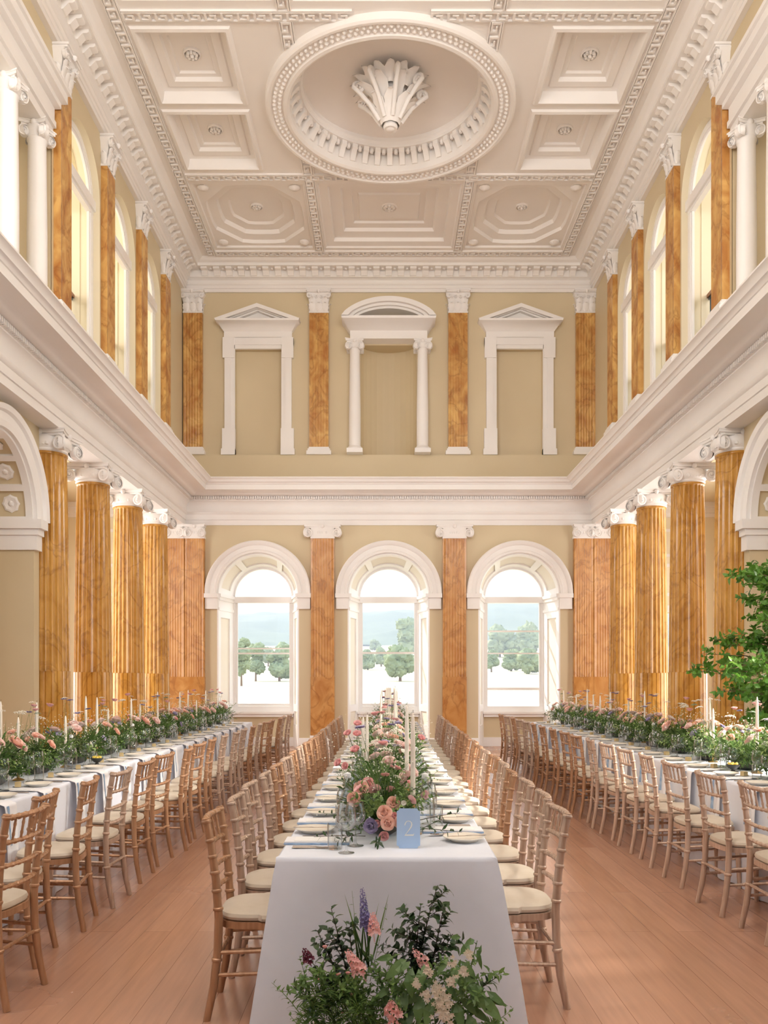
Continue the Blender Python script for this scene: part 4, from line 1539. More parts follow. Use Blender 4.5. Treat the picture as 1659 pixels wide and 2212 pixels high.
def tablecloth(name, label, xa, xb, hw, y0, y1, push, flare, seed):
    """xa, xb: centre line x at both ends; push: how far chairs press the long sides in"""
    rnd = random.Random(seed)
    m = MB()
    per = []            # (u 0..1 along outline, base point, normal, corner weight, side flag)
    nL, nE = 220, 34
    def P_(side, t):
        if side == 0:
            return (-hw + 2 * hw * t, y0)
        if side == 1:
            return (hw, y0 + (y1 - y0) * t)
        if side == 2:
            return (hw - 2 * hw * t, y1)
        return (-hw, y1 - (y1 - y0) * t)
    NR = [(0, -1), (1, 0), (0, 1), (-1, 0)]
    for sd in range(4):
        n = nE if sd in (0, 2) else nL
        for i in range(n):
            per.append((sd, i / n, P_(sd, i / n)))
    ph = [rnd.uniform(0, 6.28) for _ in range(6)]
    zs = [(TZ, -0.012), (TZ - 0.006, -0.003), (TZ - 0.02, 0.0), (0.68, None), (0.6, None), (0.5, None), (0.38, None), (0.26, None), (0.14, None), (0.05, None), (0.004, None)]
    loops = []
    for z, fix in zs:
        lp = []
        for sd, t, (x, y) in per:
            dd = (TZ - z) / TZ
            nx, ny = NR[sd]
            L = 2 * hw if sd in (0, 2) else (y1 - y0)
            dc = min(t, 1 - t) * L                       # distance to the nearer corner
            cw = math.exp(-(dc / 0.16) ** 2)             # corner weight
            ex = 0.0
            if fix is not None:
                off = fix
            else:
                s_ = t * L + sd * 1.7
                amp = 0.026 * min(1, dd * 1.6)
                fold = amp * (sin(s_ * 11 + ph[0] + 1.2 * sin(s_ * 2.3 + ph[1])) + 0.5 * sin(s_ * 23 + ph[2] + dd))
                if sd in (0, 2):
                    off = 0.012 * dd + fold * 0.25
                else:
                    pw = min(1, max(0, (0.72 - z) / 0.18)) * (1 if z > 0.4 else 0.75)
                    off = -push * pw * (1 - cw) + fold * (1 - 0.4 * cw)
                off += flare * cw * dd * 0.8
                # shift along the edge so that corner gathers swing outwards
                e = -1 if t < 0.5 else 1
                ex = e * flare * cw * dd * 0.8
            px_ = x + nx * off
            py_ = y + ny * off
            if sd in (0, 2):
                px_ += ex * (1 if sd == 0 else -1)
            else:
                py_ += ex * (1 if sd == 1 else -1)
            cxx = xa + (xb - xa) * (py_ - y0) / (y1 - y0)
            lp.append((px_ + cxx, py_, z))
        loops.append(lp)
    m.loops(loops)
    m.add(loops[0], [tuple(range(len(loops[0])))])
    o = m.build(name, LINEN, smooth=60)
    return tag(o, label, 'tablecloth', 'white cloths on the long tables')


LX, RX = -2.805, 3.05            # side table centre lines
THW = 0.475
tablecloth('tablecloth', 'white floor-length cloth on the middle long table', tcx(T0), tcx(T1), THW, T0, T1, 0.10, 0.135, 1)
tablecloth('tablecloth', 'white floor-length cloth on the left long table', LX, LX, THW, 3.6, 15.3, 0.0, 0.06, 2)
tablecloth('tablecloth', 'white floor-length cloth on the right long table', RX, RX, THW, 3.6, 15.3, 0.0, 0.06, 3)


# ------------------------------------------------------------------ chairs
def bamboo(m, pts, r, rings, n=8):
    """a turned rod with raised rings at the given fractions"""
    pts = [Vector(p) for p in pts]
    m.tube(pts, r, n)
    L = [0]
    for a, b in zip(pts, pts[1:]):
        L.append(L[-1] + (b - a).length)
    for f in rings:
        s = f * L[-1]
        for i in range(len(pts) - 1):
            if L[i] <= s <= L[i + 1] + 1e-6:
                tt = (s - L[i]) / (L[i + 1] - L[i])
                p = pts[i].lerp(pts[i + 1], tt)
                dirn = (pts[i + 1] - pts[i]).normalized()
                rr = r if not isinstance(r, list) else r[i] + (r[i + 1] - r[i]) * tt
                m.tube([p - dirn * 0.009, p - dirn * 0.004, p + dirn * 0.004, p + dirn * 0.009], [rr * 1.02, rr * 1.25, rr * 1.25, rr * 1.02], n, False)
                break


def make_chair(wood):
    """faces +y, origin on the floor under the seat"""
    t = thing('banquet_chair', '', 'chair')
    for e in (-1, 1):
        m = MB()
        bamboo(m, [(e * 0.178, -0.235, 0.0), (e * 0.172, -0.205, 0.15), (e * 0.168, -0.188, 0.30), (e * 0.168, -0.183, 0.45), (e * 0.172, -0.195, 0.62), (e * 0.178, -0.215, 0.78), (e * 0.183, -0.238, 0.90)],
               [0.0165, 0.0185, 0.0195, 0.0195, 0.0185, 0.0175, 0.018], [0.30, 0.55, 0.64, 0.73, 0.81, 0.89, 0.985], 10)
        m.build('leg', wood, t)
        m = MB()
        bamboo(m, [(e * 0.192, 0.185, 0.0), (e * 0.186, 0.178, 0.2), (e * 0.18, 0.168, 0.42)], [0.0145, 0.018, 0.0195], [0.35, 0.7, 0.85], 10)
        m.build('leg', wood, t)
    # curved rails of the back
    def rail_pts(z, dy, w):
        return [(-w + 2 * w * i / 8, dy - 0.026 * (1 - (2 * i / 8 - 1) ** 2), z) for i in range(9)]
    zz = [(0.882, -0.235, 0.183), (0.765, -0.213, 0.177), (0.655, -0.199, 0.173), (0.555, -0.189, 0.170)]
    for i, (z, dy, w) in enumerate(zz):
        m = MB()
        bamboo(m, rail_pts(z, dy, w), 0.0125 if i == 0 else 0.0105, [0.1, 0.22, 0.36, 0.5, 0.64, 0.78, 0.9], 8)
        m.build('back_rail', wood, t)
    for k in range(5):
        f = (k + 1) / 6
        def at(z, dy, w):
            u = -1 + 2 * f
            return (u * w, dy - 0.026 * (1 - u * u), z)
        m = MB()
        bamboo(m, [at(*zz[1]), at(*zz[0])], 0.0065, [0.3, 0.7], 6)
        m.build('spindle', wood, t)
    # seat frame: rounded ring
    def ring(hx, hy, z, y0=-0.005):
        pts = []
        for k in range(72):
            a = 2 * pi * k / 72
            ca, sa = cos(a), sin(a)
            p = 3.2
            r = (abs(ca) ** p + abs(sa) ** p) ** (-1 / p)
            wx = hx * (1.06 if sa > 0 else 0.97)
            pts.append((r * ca * wx, y0 + r * sa * hy, z))
        return pts
    m = MB()
    m.loops([ring(0.185, 0.182, 0.405), ring(0.197, 0.194, 0.408), ring(0.197, 0.194, 0.438), ring(0.17, 0.165, 0.442)], True, True, True)
    m.build('seat_frame', wood, t)
    m = MB()
    m.loops([ring(0.175, 0.168, 0.440), ring(0.192, 0.184, 0.445), ring(0.197, 0.188, 0.458), ring(0.191, 0.183, 0.472), ring(0.165, 0.158, 0.483), ring(0.10, 0.095, 0.489), ring(0.02, 0.02, 0.490)], True, True, True)
    m.build('seat_cushion', CUSHION, t)
    for e in (-1, 1):
        for z, q in ((0.20, 1), (0.30, 0)):
            m = MB()
            ya, yb = -0.198 + 0.012 * (z > 0.25), 0.176
            bamboo(m, [(e * 0.172, ya, z), (e * 0.182, yb, z + 0.015)], 0.0095, [0.3, 0.7], 7)
            m.build('stretcher', wood, t)
    for y, z in ((0.174, 0.26), (-0.19, 0.27)):
        m = MB()
        bamboo(m, [(-0.178, y, z), (0.178, y, z)], 0.0095, [0.3, 0.7], 7)
        m.build('stretcher', wood, t)
    return t


rc = random.Random(5)
chA, chB = make_chair(GOLDWOOD), make_chair(LIMEDWOOD)
used = {}


def chair(kind, x, y, rz, label, group):
    src = chA if kind == 'A' else chB
    o = src if kind not in used else copy_tree(src)
    used[kind] = 1
    o.location = (x, y, 0)
    o.rotation_euler = (0, 0, rz)
    return tag(o, label, 'chair', group)


for i in range(20):
    y = 4.03 + 0.553 * i
    k = 'A' if i == 0 or rc.random() < 0.45 else 'B'
    chair(k, tcx(y) - 0.575 + rc.uniform(-0.012, 0.012), y, -pi / 2 + R(rc.uniform(-3, 3)), '%s bamboo-style banquet chair, left side of the middle table, %s from the front' % ('gold' if k == 'A' else 'limed gold', nth(i)), 'chairs along the middle table')
for i in range(20):
    y = 4.16 + 0.553 * i
    k = 'B' if i < 3 or rc.random() < 0.5 else 'A'
    chair(k, tcx(y) + 0.60 + rc.uniform(-0.012, 0.012), y, pi / 2 + R(rc.uniform(-3, 3)), '%s bamboo-style banquet chair, right side of the middle table, %s from the front' % ('gold' if k == 'A' else 'limed gold', nth(i)), 'chairs along the middle table')
ys = [4.15, 4.70, 5.35, 5.91, 6.60]
while len(ys) < 19:
    ys.append(ys[-1] + 0.60)
for i, y in enumerate(ys):
    k = 'A' if rc.random() < 0.65 else 'B'
    chair(k, -2.055 + (0.10 if i == 0 else 0) + rc.uniform(-0.03, 0.03) + 0.012 * max(0, i - 4), y, pi / 2 + R(rc.uniform(-7, 7)), '%s bamboo-style banquet chair along the left table, %s from the front' % ('gold' if k == 'A' else 'limed gold', nth(i)), 'chairs along the left table')
ys = [4.50, 5.10, 5.71, 6.45, 7.10, 7.70]
while len(ys) < 18:
    ys.append(ys[-1] + 0.62)
for i, y in enumerate(ys):
    k = 'A' if rc.random() < 0.4 else 'B'
    chair(k, 2.40 + rc.uniform(-0.02, 0.02) - 0.006 * i, y, -pi / 2 + R(rc.uniform(-6, 6)), '%s bamboo-style banquet chair along the right table, %s from the front' % ('gold' if k == 'A' else 'limed gold', nth(i)), 'chairs along the right table')


# ------------------------------------------------------------------ place settings
def proto(fn):
    o = fn()
    return o


class Maker:
    """first call places the prototype itself, later calls place copies of it and its parts"""
    def __init__(self, fn):
        self.fn, self.o = fn, None

    def __call__(self, loc, rz, label, cat, group):
        if self.o is None:
            self.o = o = self.fn()
        else:
            o = copy_tree(self.o)
        o.location = loc
        o.rotation_euler = (0, 0, rz)
        o.scale = (1, 1, 1)
        return tag(o, label, cat, group)


def f_plate():
    m = MB()
    m.lathe([(0.001, 0.004), (0.055, 0.004), (0.06, 0.0), (0.064, 0.0), (0.070, 0.008), (0.098, 0.020), (0.1, 0.0225), (0.098, 0.024), (0.070, 0.0125), (0.060, 0.008), (0.001, 0.008)], 40)
    return m.build('side_plate', CHINA)


def f_knife():
    """points to +x, lies on z = 0"""
    m = MB()
    ls = []
    for x, w, h in ((-0.11, 0.004, 0.004), (-0.105, 0.008, 0.007), (-0.05, 0.007, 0.007), (-0.005, 0.005, 0.006), (0.0, 0.006, 0.004), (0.01, 0.009, 0.002), (0.08, 0.009, 0.0015), (0.105, 0.006, 0.0012), (0.118, 0.001, 0.001)):
        ls.append([(x, -w, h * 0.5 + 0.001), (x, 0, 0.001 + h), (x, w, h * 0.5 + 0.001), (x, 0, 0.001)])
    m.loops(ls, True, True, True)
    return m.build('table_knife', SILVER)


def f_butter():
    m = MB()
    ls = []
    for x, w, h in ((-0.095, 0.004, 0.004), (-0.09, 0.007, 0.006), (-0.03, 0.005, 0.006), (0.0, 0.004, 0.004), (0.01, 0.008, 0.002), (0.07, 0.010, 0.0015), (0.09, 0.004, 0.001)):
        ls.append([(x, -w, h * 0.5), (x, 0, h), (x, w, h * 0.5), (x, 0, 0)])
    m.loops(ls, True, True, True)
    return m.build('butter_knife', SILVER)


def f_fork():
    m = MB()
    ls = []
    for x, w, z, h in ((-0.10, 0.005, 0.001, 0.003), (-0.09, 0.009, 0.001, 0.003), (-0.03, 0.005, 0.004, 0.003), (0.03, 0.004, 0.008, 0.003), (0.045, 0.009, 0.008, 0.002), (0.06, 0.012, 0.006, 0.002)):
        ls.append([(x, -w, z), (x, -w, z + h), (x, w, z + h), (x, w, z)])
    m.loops(ls, True, True, True)
    for k in range(4):
        y = -0.0095 + 0.0063 * k
        m.loops([[(x, y - 0.0018, z), (x, y - 0.0018, z + 0.002), (x, y + 0.0018, z + 0.002), (x, y + 0.0018, z)] for x, z in ((0.058, 0.006), (0.085, 0.006), (0.105, 0.010))], True, True, True)
    return m.build('table_fork', SILVER)


def f_napkin():
    """folded napkin lying along x, with blue bands, a menu card on it"""
    t = bpy.data.objects.new('folded_napkin', None)
    COL.objects.link(t)
    m = MB()
    m.box(-0.15, 0.15, -0.07, 0.07, 0.0, 0.007)
    m.box(-0.149, 0.149, -0.068, 0.069, 0.007, 0.013)
    m.build('cloth', NAPKIN, t)
    m = MB()
    m.box(-0.1505, 0.1505, -0.0725, -0.052, 0.001, 0.0072)
    m.box(-0.1505, 0.1505, 0.05, 0.0712, 0.001, 0.0072)
    m.build('stripe', BLUE, t)
    return t


def f_menu():
    m = MB()
    m.box(-0.105, 0.105, -0.05, 0.05, 0.0, 0.0015)
    return m.build('menu_card', PAPER)


def wine(prof, name):
    def f():
        t = bpy.data.objects.new(name, None)
        COL.objects.link(t)
        b, s = prof
        m = MB()
        m.lathe(b, 20)
        m.build('bowl', GLASS, t, smooth=60)
        m = MB()
        m.lathe(s, 16)
        m.build('stem', GLASS, t, smooth=60)
        return t
    return f


f_wine = wine(([(0.004, 0.10), (0.02, 0.104), (0.034, 0.118), (0.042, 0.14), (0.0435, 0.16), (0.040, 0.19), (0.035, 0.215), (0.034, 0.216), (0.041, 0.17), (0.04, 0.14), (0.03, 0.118), (0.002, 0.106)],
               [(0.001, 0.0), (0.036, 0.001), (0.036, 0.003), (0.012, 0.007), (0.0045, 0.016), (0.0038, 0.06), (0.005, 0.1)]), 'wine_glass')
f_wine2 = wine(([(0.004, 0.095), (0.024, 0.10), (0.041, 0.118), (0.048, 0.142), (0.047, 0.165), (0.041, 0.19), (0.0385, 0.20), (0.037, 0.20), (0.045, 0.16), (0.045, 0.14), (0.034, 0.115), (0.002, 0.101)],
                [(0.001, 0.0), (0.038, 0.001), (0.038, 0.003), (0.013, 0.007), (0.0045, 0.016), (0.0038, 0.06), (0.005, 0.095)]), 'red_wine_glass')


def f_tumbler():
    m = MB()
    m.lathe([(0.001, 0.001), (0.031, 0.001), (0.033, 0.006), (0.0345, 0.115), (0.0335, 0.116), (0.032, 0.012), (0.001, 0.012)], 20)
    return m.build('water_tumbler', GLASS, smooth=60)


def f_bottle():
    t = bpy.data.objects.new('water_bottle', None)
    COL.objects.link(t)
    m = MB()
    m.lathe([(0.001, 0.001), (0.046, 0.001), (0.05, 0.01), (0.05, 0.135), (0.044, 0.165), (0.022, 0.19), (0.0165, 0.205), (0.0165, 0.25), (0.019, 0.252), (0.019, 0.265), (0.015, 0.265), (0.0145, 0.2), (0.042, 0.16), (0.047, 0.13), (0.047, 0.012), (0.001, 0.012)], 24)
    m.build('flask', GLASS, t, smooth=60)
    m = MB()
    m.lathe([(0.001, 0.262), (0.016, 0.262), (0.018, 0.27), (0.016, 0.285), (0.001, 0.29)], 16)
    m.build('stopper', PAPER, t)
    return t


def f_block():
    m = MB()
    m.box(-0.02, 0.02, -0.02, 0.02, 0.0, 0.036)
    m.box(-0.012, 0.012, -0.0205, 0.0205, 0.036, 0.038)
    return m.build('favour_box', mottled('kraft_card', srgb(196, 170, 120), srgb(214, 190, 142), 0.8, 12.0))


def f_hung():
    """a napkin laid over the table edge: local +x points off the table, edge at x = 0"""
    t = bpy.data.objects.new('hanging_napkin', None)
    COL.objects.link(t)
    w = 0.085
    path = [(-0.20, 0.004), (-0.03, 0.004), (0.0, 0.001), (0.034, -0.012), (0.04, -0.04), (0.043, -0.14), (0.047, -0.26), (0.05, -0.36)]
    m = MB()
    def fn(u, v):
        i = min(int(v * 7), 6)
        f = v * 7 - i
        x = path[i][0] + (path[i + 1][0] - path[i][0]) * f
        z = path[i][1] + (path[i + 1][1] - path[i][1]) * f
        hang = max(0, -z)
        y = (u - 0.5) * 2 * w * (1 - 0.5 * hang)
        return (x + 0.016 * sin(u * 9.5) * min(1, hang * 4), y, z + 0.0025)
    m.grid(fn, 12, 14)
    m.build('cloth', NAPKIN, t, smooth=70)
    m = MB()
    def fn2(u, v):
        a = fn(0.12 + 0.2 * u, 0.45 + 0.4 * v)
        return (a[0] + 0.004, a[1], a[2])
    m.grid(fn2, 5, 8)
    m.build('stripe', BLUE, t, smooth=70)
    return t


def f_lemon_bowl():
    t = bpy.data.objects.new('lemon_dish', None)
    COL.objects.link(t)
    m = MB()
    m.lathe([(0.001, 0.0), (0.026, 0.0), (0.022, 0.01), (0.012, 0.025), (0.03, 0.036), (0.05, 0.055), (0.056, 0.07), (0.053, 0.07), (0.046, 0.056), (0.02, 0.042), (0.001, 0.04)], 24)
    m.build('dish', DARKBOWL, t)
    for k in range(5):
        a = 2 * pi * k / 5
        m = MB()
        m.M = Matrix.Translation((0.026 * cos(a), 0.026 * sin(a), 0.066)) @ Matrix.Rotation(a, 4, 'Z') @ Matrix.Rotation(0.5, 4, 'Y')
        m.lathe([(0.001, -0.022), (0.010, -0.016), (0.016, 0.0), (0.010, 0.016), (0.001, 0.022)], 10)
        m.build('lemon_wedge', LEMON, t)
    return t


K = {n: Maker(f) for n, f in dict(plate=f_plate, knife=f_knife, butter=f_butter, fork=f_fork, napkin=f_napkin, menu=f_menu, wine=f_wine, wine2=f_wine2,
                                  tumbler=f_tumbler, bottle=f_bottle, block=f_block, hung=f_hung, lemon=f_lemon_bowl).items()}
Z0 = TZ + 0.001
for side, sx in (('left', -1), ('right', 1)):
    for i in range(20):
        # centre of the setting; the left diner's knives lie nearer the camera, the right diner's plate does
        yc = (4.05 if sx < 0 else 4.34) + 0.553 * i
        if yc > T1 - 0.25:
            break
        c = tcx(yc)
        w = '%s side of the middle table, %s setting' % (side, nth(i))
        rz = 0 if sx < 0 else pi
        xo = lambda q: c + sx * q
        fl = -1 if sx < 0 else 1            # direction of the diner's knives along y
        K['napkin']((xo(0.325), yc, Z0), rz, 'folded white napkin with blue edge, ' + w, 'napkin', 'napkins of the middle table')
        K['menu']((xo(0.325), yc - 0.003, Z0 + 0.0135), rz, 'white menu card lying on the napkin, ' + w, 'menu card', 'menu cards of the middle table')
        for q, nm in ((0.125, 'inner'), (0.155, 'outer')):
            K['knife']((xo(0.32), yc + fl * q, Z0), rz, '%s silver table knife, %s' % (nm, w), 'knife', 'table knives of the middle table')
        for q, nm in ((0.10, 'inner'), (0.13, 'outer')):
            K['fork']((xo(0.31), yc - fl * q, Z0), rz + R(6 * (1 if nm == 'outer' else 3) * fl), '%s silver fork, %s' % (nm, w), 'fork', 'forks of the middle table')
        if sx > 0 or yc + 0.3 < T1:
            K['plate']((xo(0.36), yc - fl * 0.26, Z0), 0, 'small cream side plate, ' + w, 'plate', 'side plates of the middle table')
            K['butter']((xo(0.37), yc - fl * 0.26 - 0.012, Z0 + 0.0245), rz + R(7), 'small butter knife resting across the side plate, ' + w, 'knife', 'butter knives of the middle table')
        g = 'glasses of the middle table'
        if sx < 0:
            K['tumbler']((xo(0.235), yc - 0.17, Z0), 0, 'straight water tumbler, ' + w, 'glass', g)
            K['wine']((xo(0.18 if i == 0 else 0.215), yc - 0.26, Z0), 0, 'tall wine glass, ' + w, 'glass', g)
            K['wine2']((xo(0.145 if i == 0 else 0.19), yc - 0.10, Z0), 0, 'round-bowled wine glass, ' + w, 'glass', g)
        else:
            K['tumbler']((xo(0.25), yc + 0.10, Z0), 0, 'straight water tumbler, ' + w, 'glass', g)
            K['wine']((xo(0.215), yc + 0.21, Z0), 0, 'tall wine glass, ' + w, 'glass', g)
        if i % 3 == 0:
            K['bottle']((xo(0.20 if sx < 0 else 0.19), yc + (0.34 if sx < 0 else 0.02), Z0), 0, 'clear water bottle with pale stopper, ' + w, 'bottle', 'water bottles of the middle table')

for side, sx, tx, y_first, step, n in (('left', -1, LX, 4.72, 0.60, 17), ('right', 1, RX, 4.75, 0.62, 17)):
    edge = tx - sx * THW
    for i in range(n):
        yc = y_first + step * i
        if yc > 15.0:
            break
        w = '%s table, %s inner setting' % (side, nth(i))
        g = 'tableware of the %s table' % side
        rz = pi if sx < 0 else 0
        xo = lambda q: edge + sx * q
        K['hung']((edge, yc, Z0), 0 if sx < 0 else pi, 'white and blue napkin hanging over the edge, ' + w, 'napkin', 'hanging napkins of the %s table' % side)
        K['menu']((xo(0.17), yc, Z0 + 0.008), rz, 'white menu card on the napkin, ' + w, 'menu card', 'menu cards of the %s table' % side)
        K['plate']((xo(0.13), yc + 0.24, Z0), 0, 'small cream side plate, ' + w, 'plate', g)
        K['knife']((xo(0.15), yc - 0.14, Z0), rz, 'silver table knife, ' + w, 'knife', g)
        K['fork']((xo(0.15), yc + 0.11, Z0), rz, 'silver fork, ' + w, 'fork', g)
        K['block']((xo(0.245), yc + 0.17, Z0), R(20), 'little kraft favour box, ' + w, 'box', g)
        K['wine']((xo(0.285), yc + 0.02, Z0), 0, 'tall wine glass, ' + w, 'glass', g)
        K['wine2']((xo(0.30), yc - 0.12, Z0), 0, 'round-bowled wine glass, ' + w, 'glass', g)
        K['tumbler']((xo(0.24), yc - 0.07, Z0), 0, 'straight water tumbler, ' + w, 'glass', g)
        if i % 3 == 1:
            K['bottle']((xo(0.33), yc + 0.24, Z0), 0, 'clear water bottle with pale stopper, ' + w, 'bottle', g)
for i, (x, y) in enumerate(((-2.47, 5.42), (-2.52, 7.6))):
    K['lemon']((x, y, Z0), 0, 'dark footed dish of lemon wedges, left table, %s' % ('nearer one' if i == 0 else 'farther one'), 'dish', 'lemon dishes')
K['lemon']((2.83, 7.02, Z0), 0, 'dark footed dish of lemon wedges on the right table', 'dish', 'lemon dishes')


# ------------------------------------------------------------------ candles
def candle(x, y, tip, r, tipz, label, wax=WAX):
    t = thing('taper_candle', label, 'candle', (x, y, Z0 + 0.16), 0, 'taper candles')
    L = tip - (Z0 + 0.16)
    m = MB()
    m.lathe([(0.001, 0.0), (r, 0.0), (r, L * 0.2), (r * 0.92, L * 0.75), (r * 0.62, L * 0.94), (r * 0.3, L * 0.99), (0.001, L)], 14)
    m.build('wax', wax, t)
    m = MB()
    m.tube([(0, 0, L - 0.004), (0.001, 0, L + 0.014)], 0.0012, 5)
    m.build('wick', WICK, t)
    o = bpy.data.objects.new('candlestick', CSTICK)
    COL.objects.link(o)
    o.location = (x, y, Z0)
    tag(o, 'low brass candlestick under the ' + label.replace('ivory ', '').replace('pink-tipped ', ''), 'candlestick', 'candlesticks')
    return t


m = MB()
m.lathe([(0.001, 0.0), (0.042, 0.0), (0.044, 0.006), (0.03, 0.014), (0.01, 0.022), (0.008, 0.07), (0.012, 0.08), (0.008, 0.09), (0.009, 0.13), (0.016, 0.14), (0.018, 0.158), (0.001, 0.158)], 16)
CSTICK = m.data('candlestick', BRASS)

MID = [(0.142, 4.25, 1.352, 0.0125, 'front right'), (0.128, 4.85, 1.375, 0.0125, 'second on the right'), (0.085, 6.6, 1.452, 0.0125, 'tallest'),
       (-0.115, 5.9, 1.275, 0.012, 'front left'), (-0.145, 6.05, 1.255, 0.012, 'second on the left'), (-0.03, 8.6, 1.38, 0.0125, 'third on the left'),
       (0.14, 9.4, 1.40, 0.0125, 'third on the right'), (0.02, 10.6, 1.36, 0.0125, 'fifth from the far end'), (0.15, 12.0, 1.38, 0.0125, 'fourth from the far end'),
       (-0.03, 12.9, 1.36, 0.0125, 'third from the far end'), (0.16, 14.0, 1.38, 0.0125, 'second from the far end'), (0.02, 14.7, 1.36, 0.0125, 'farthest')]
for x, y, tp, r, nm in MID:
    candle(x, y, tp, r, 0, 'ivory taper candle, middle table, ' + nm) if nm != 'front right' else candle(x, y, tp, r, 0, 'ivory taper candle, middle table, front right beside the number card')
t = thing('pillar_candle', 'thick ivory pillar candle near the far end of the middle table', 'candle', (0.06, 11.2, Z0 + 0.001))
m = MB()
m.lathe([(0.001, 0.0), (0.033, 0.0), (0.033, 0.64), (0.03, 0.645), (0.001, 0.64)], 20)
m.build('wax', WAX, t)
m = MB()
m.tube([(0, 0, 0.638), (0.001, 0, 0.655)], 0.0015, 5)
m.build('wick', WICK, t)
for nm, tx, sg, L in (('left', LX, -1, [(2, 1515), (40, 1549), (80, 1517), (142, 1546), (186, 1503), (210, 1506), (234, 1530), (284, 1508), (303, 1520), (341, 1494), (366, 1515), (389, 1494), (407, 1490), (425, 1512), (445, 1491)]),
                      ('right', RX, 1, [(1636, 1505), (1534, 1505), (1541, 1530), (1393, 1492), (1358, 1508), (1319, 1494), (1297, 1502), (1282, 1500), (1269, 1488), (1245, 1500), (1218, 1491)])):
    for i, (px, py) in enumerate(L):
        xo = tx + (0.06 if i % 2 else -0.04)
        d = xo * F / (px - 830)
        if d > 15.1:
            continue
        candle(xo, d, CAMZ - (py - 1466) * d / F, 0.0125, 0, 'ivory taper candle, %s table, %s from the front' % (nm, nth(i)))


# ------------------------------------------------------------------ flowers
def basis(d):
    d = Vector(d).normalized()
    a = d.cross(Vector((0, 0, 1)) if abs(d.z) < 0.9 else Vector((1, 0, 0))).normalized()
    return d, a, d.cross(a)


def leaf(m, p, d, n, L, W, droop=0.25):
    """a pointed folded leaf from p along d, face towards n"""
    p, d = Vector(p), Vector(d).normalized()
    s = d.cross(Vector(n))
    if s.length < 1e-4:
        s = d.cross(Vector((0.3, 0.5, 0.8)))
    s.normalize()
    u = s.cross(d).normalized()
    c1 = p + d * (L * 0.38) + u * (L * 0.03)
    c2 = p + d * (L * 0.72) - u * (L * droop * 0.3)
    tip = p + d * (L * 0.98) - u * (L * droop)
    vs = [p, c1, c2, tip,
          p + d * (L * 0.34) + s * (W * 0.5) + u * (W * 0.14), p + d * (L * 0.68) + s * (W * 0.36) - u * (L * droop * 0.2),
          p + d * (L * 0.34) - s * (W * 0.5) + u * (W * 0.14), p + d * (L * 0.68) - s * (W * 0.36) - u * (L * droop * 0.2)]
    m.add(vs, [(0, 1, 4), (1, 2, 5, 4), (2, 3, 5), (0, 6, 1), (1, 6, 7, 2), (2, 7, 3)])


def sprig(m, ms, p, d, L, nl, ll, lw, rnd, bend=0.3, r=0.0018, taper=0.6, start=0.25):
    """a stem with leaves on alternate sides; leaves go to m, the stem to ms"""
    p = Vector(p)
    d, a, b = basis(d)
    g = Vector((rnd.uniform(-1, 1), rnd.uniform(-1, 1), rnd.uniform(-0.9, 0.3))) * bend
    pts = [p + d * (L * t) + g * (L * t * t) for t in (0, 0.25, 0.5, 0.75, 1.0)]
    ms.tube(pts, [r, r * 0.9, r * 0.8, r * 0.6, r * 0.4], 4, False)
    for k in range(nl):
        t = start + (1 - start) * (k + rnd.uniform(0, 0.6)) / nl
        t = min(t, 1.0)
        q = p + d * (L * t) + g * (L * t * t)
        an = 2.4 * k + rnd.uniform(-0.5, 0.5)
        side = a * cos(an) + b * sin(an)
        sc = (1 - (1 - taper) * t) * rnd.uniform(0.75, 1.15)
        leaf(m, q, side * 0.9 + d * rnd.uniform(0.25, 0.8), d + Vector((0, 0, 0.8)), ll * sc, lw * sc, rnd.uniform(0.05, 0.4))
    return pts[-1]


def petal(m, a, phi, r0, z0, L, W, curl, cup):
    rad = Vector((cos(phi), sin(phi), 0))
    tan = Vector((-sin(phi), cos(phi), 0))
    ax = Vector((0, 0, 1))
    d = ax * cos(a) + rad * sin(a)
    nn = rad * cos(a) - ax * sin(a)
    def fn(u, v):
        x = (u - 0.5) * 2
        w = W * (0.35 + 0.75 * sin(pi * min(0.5, v * 0.62)) - 0.35 * max(0, v - 0.75) * 2)
        return rad * r0 + ax * z0 + d * (L * v) + nn * (curl * v * v) + tan * (x * w) - nn * (cup * x * x * (0.4 + v)) - d * (0.18 * L * x * x * v)
    m.grid(fn, 4, 3)


def rose_mesh(seed, s=1.0, open_=1.0):
    rnd = random.Random(seed)
    m = MB()
    for a, L, W, cnt, r0 in ((-14, .026, .008, 3, .004), (-6, .028, .012, 4, .007), (2, .030, .016, 4, .010), (10, .031, .019, 5, .013), (20, .032, .021, 5, .015), (34, .033, .023, 6, .016), (52, .034, .025, 6, .016), (72, .034, .026, 5, .014)):
        for k in range(cnt):
            petal(m, R(a * open_), 2 * pi * k / cnt + rnd.uniform(-.25, .25) + a, r0 * s, 0.0, L * s * rnd.uniform(.92, 1.06), W * s, (0.008 if a > 15 else -0.006) * s, 0.006 * s)
    return m


def calyx(m, L=0.05):
    m.lathe([(0.0016, -L), (0.0016, -0.01), (0.008, -0.004), (0.011, 0.003), (0.004, 0.004)], 6)


def daisy_mesh(seed, s=1.0, layers=2, cone=0.008):
    rnd = random.Random(seed)
    m = MB()
    for q in range(layers):
        for k in range(9):
            petal(m, R(64 + 12 * q), 2 * pi * k / 9 + q * 0.35, 0.004 * s, 0.002, 0.026 * s * rnd.uniform(.85, 1.1), 0.009 * s, 0.004 * s, 0.002 * s)
    m.lathe([(0.001, cone), (cone * 0.7, cone * 0.7), (cone, 0.0)], 8)
    return m


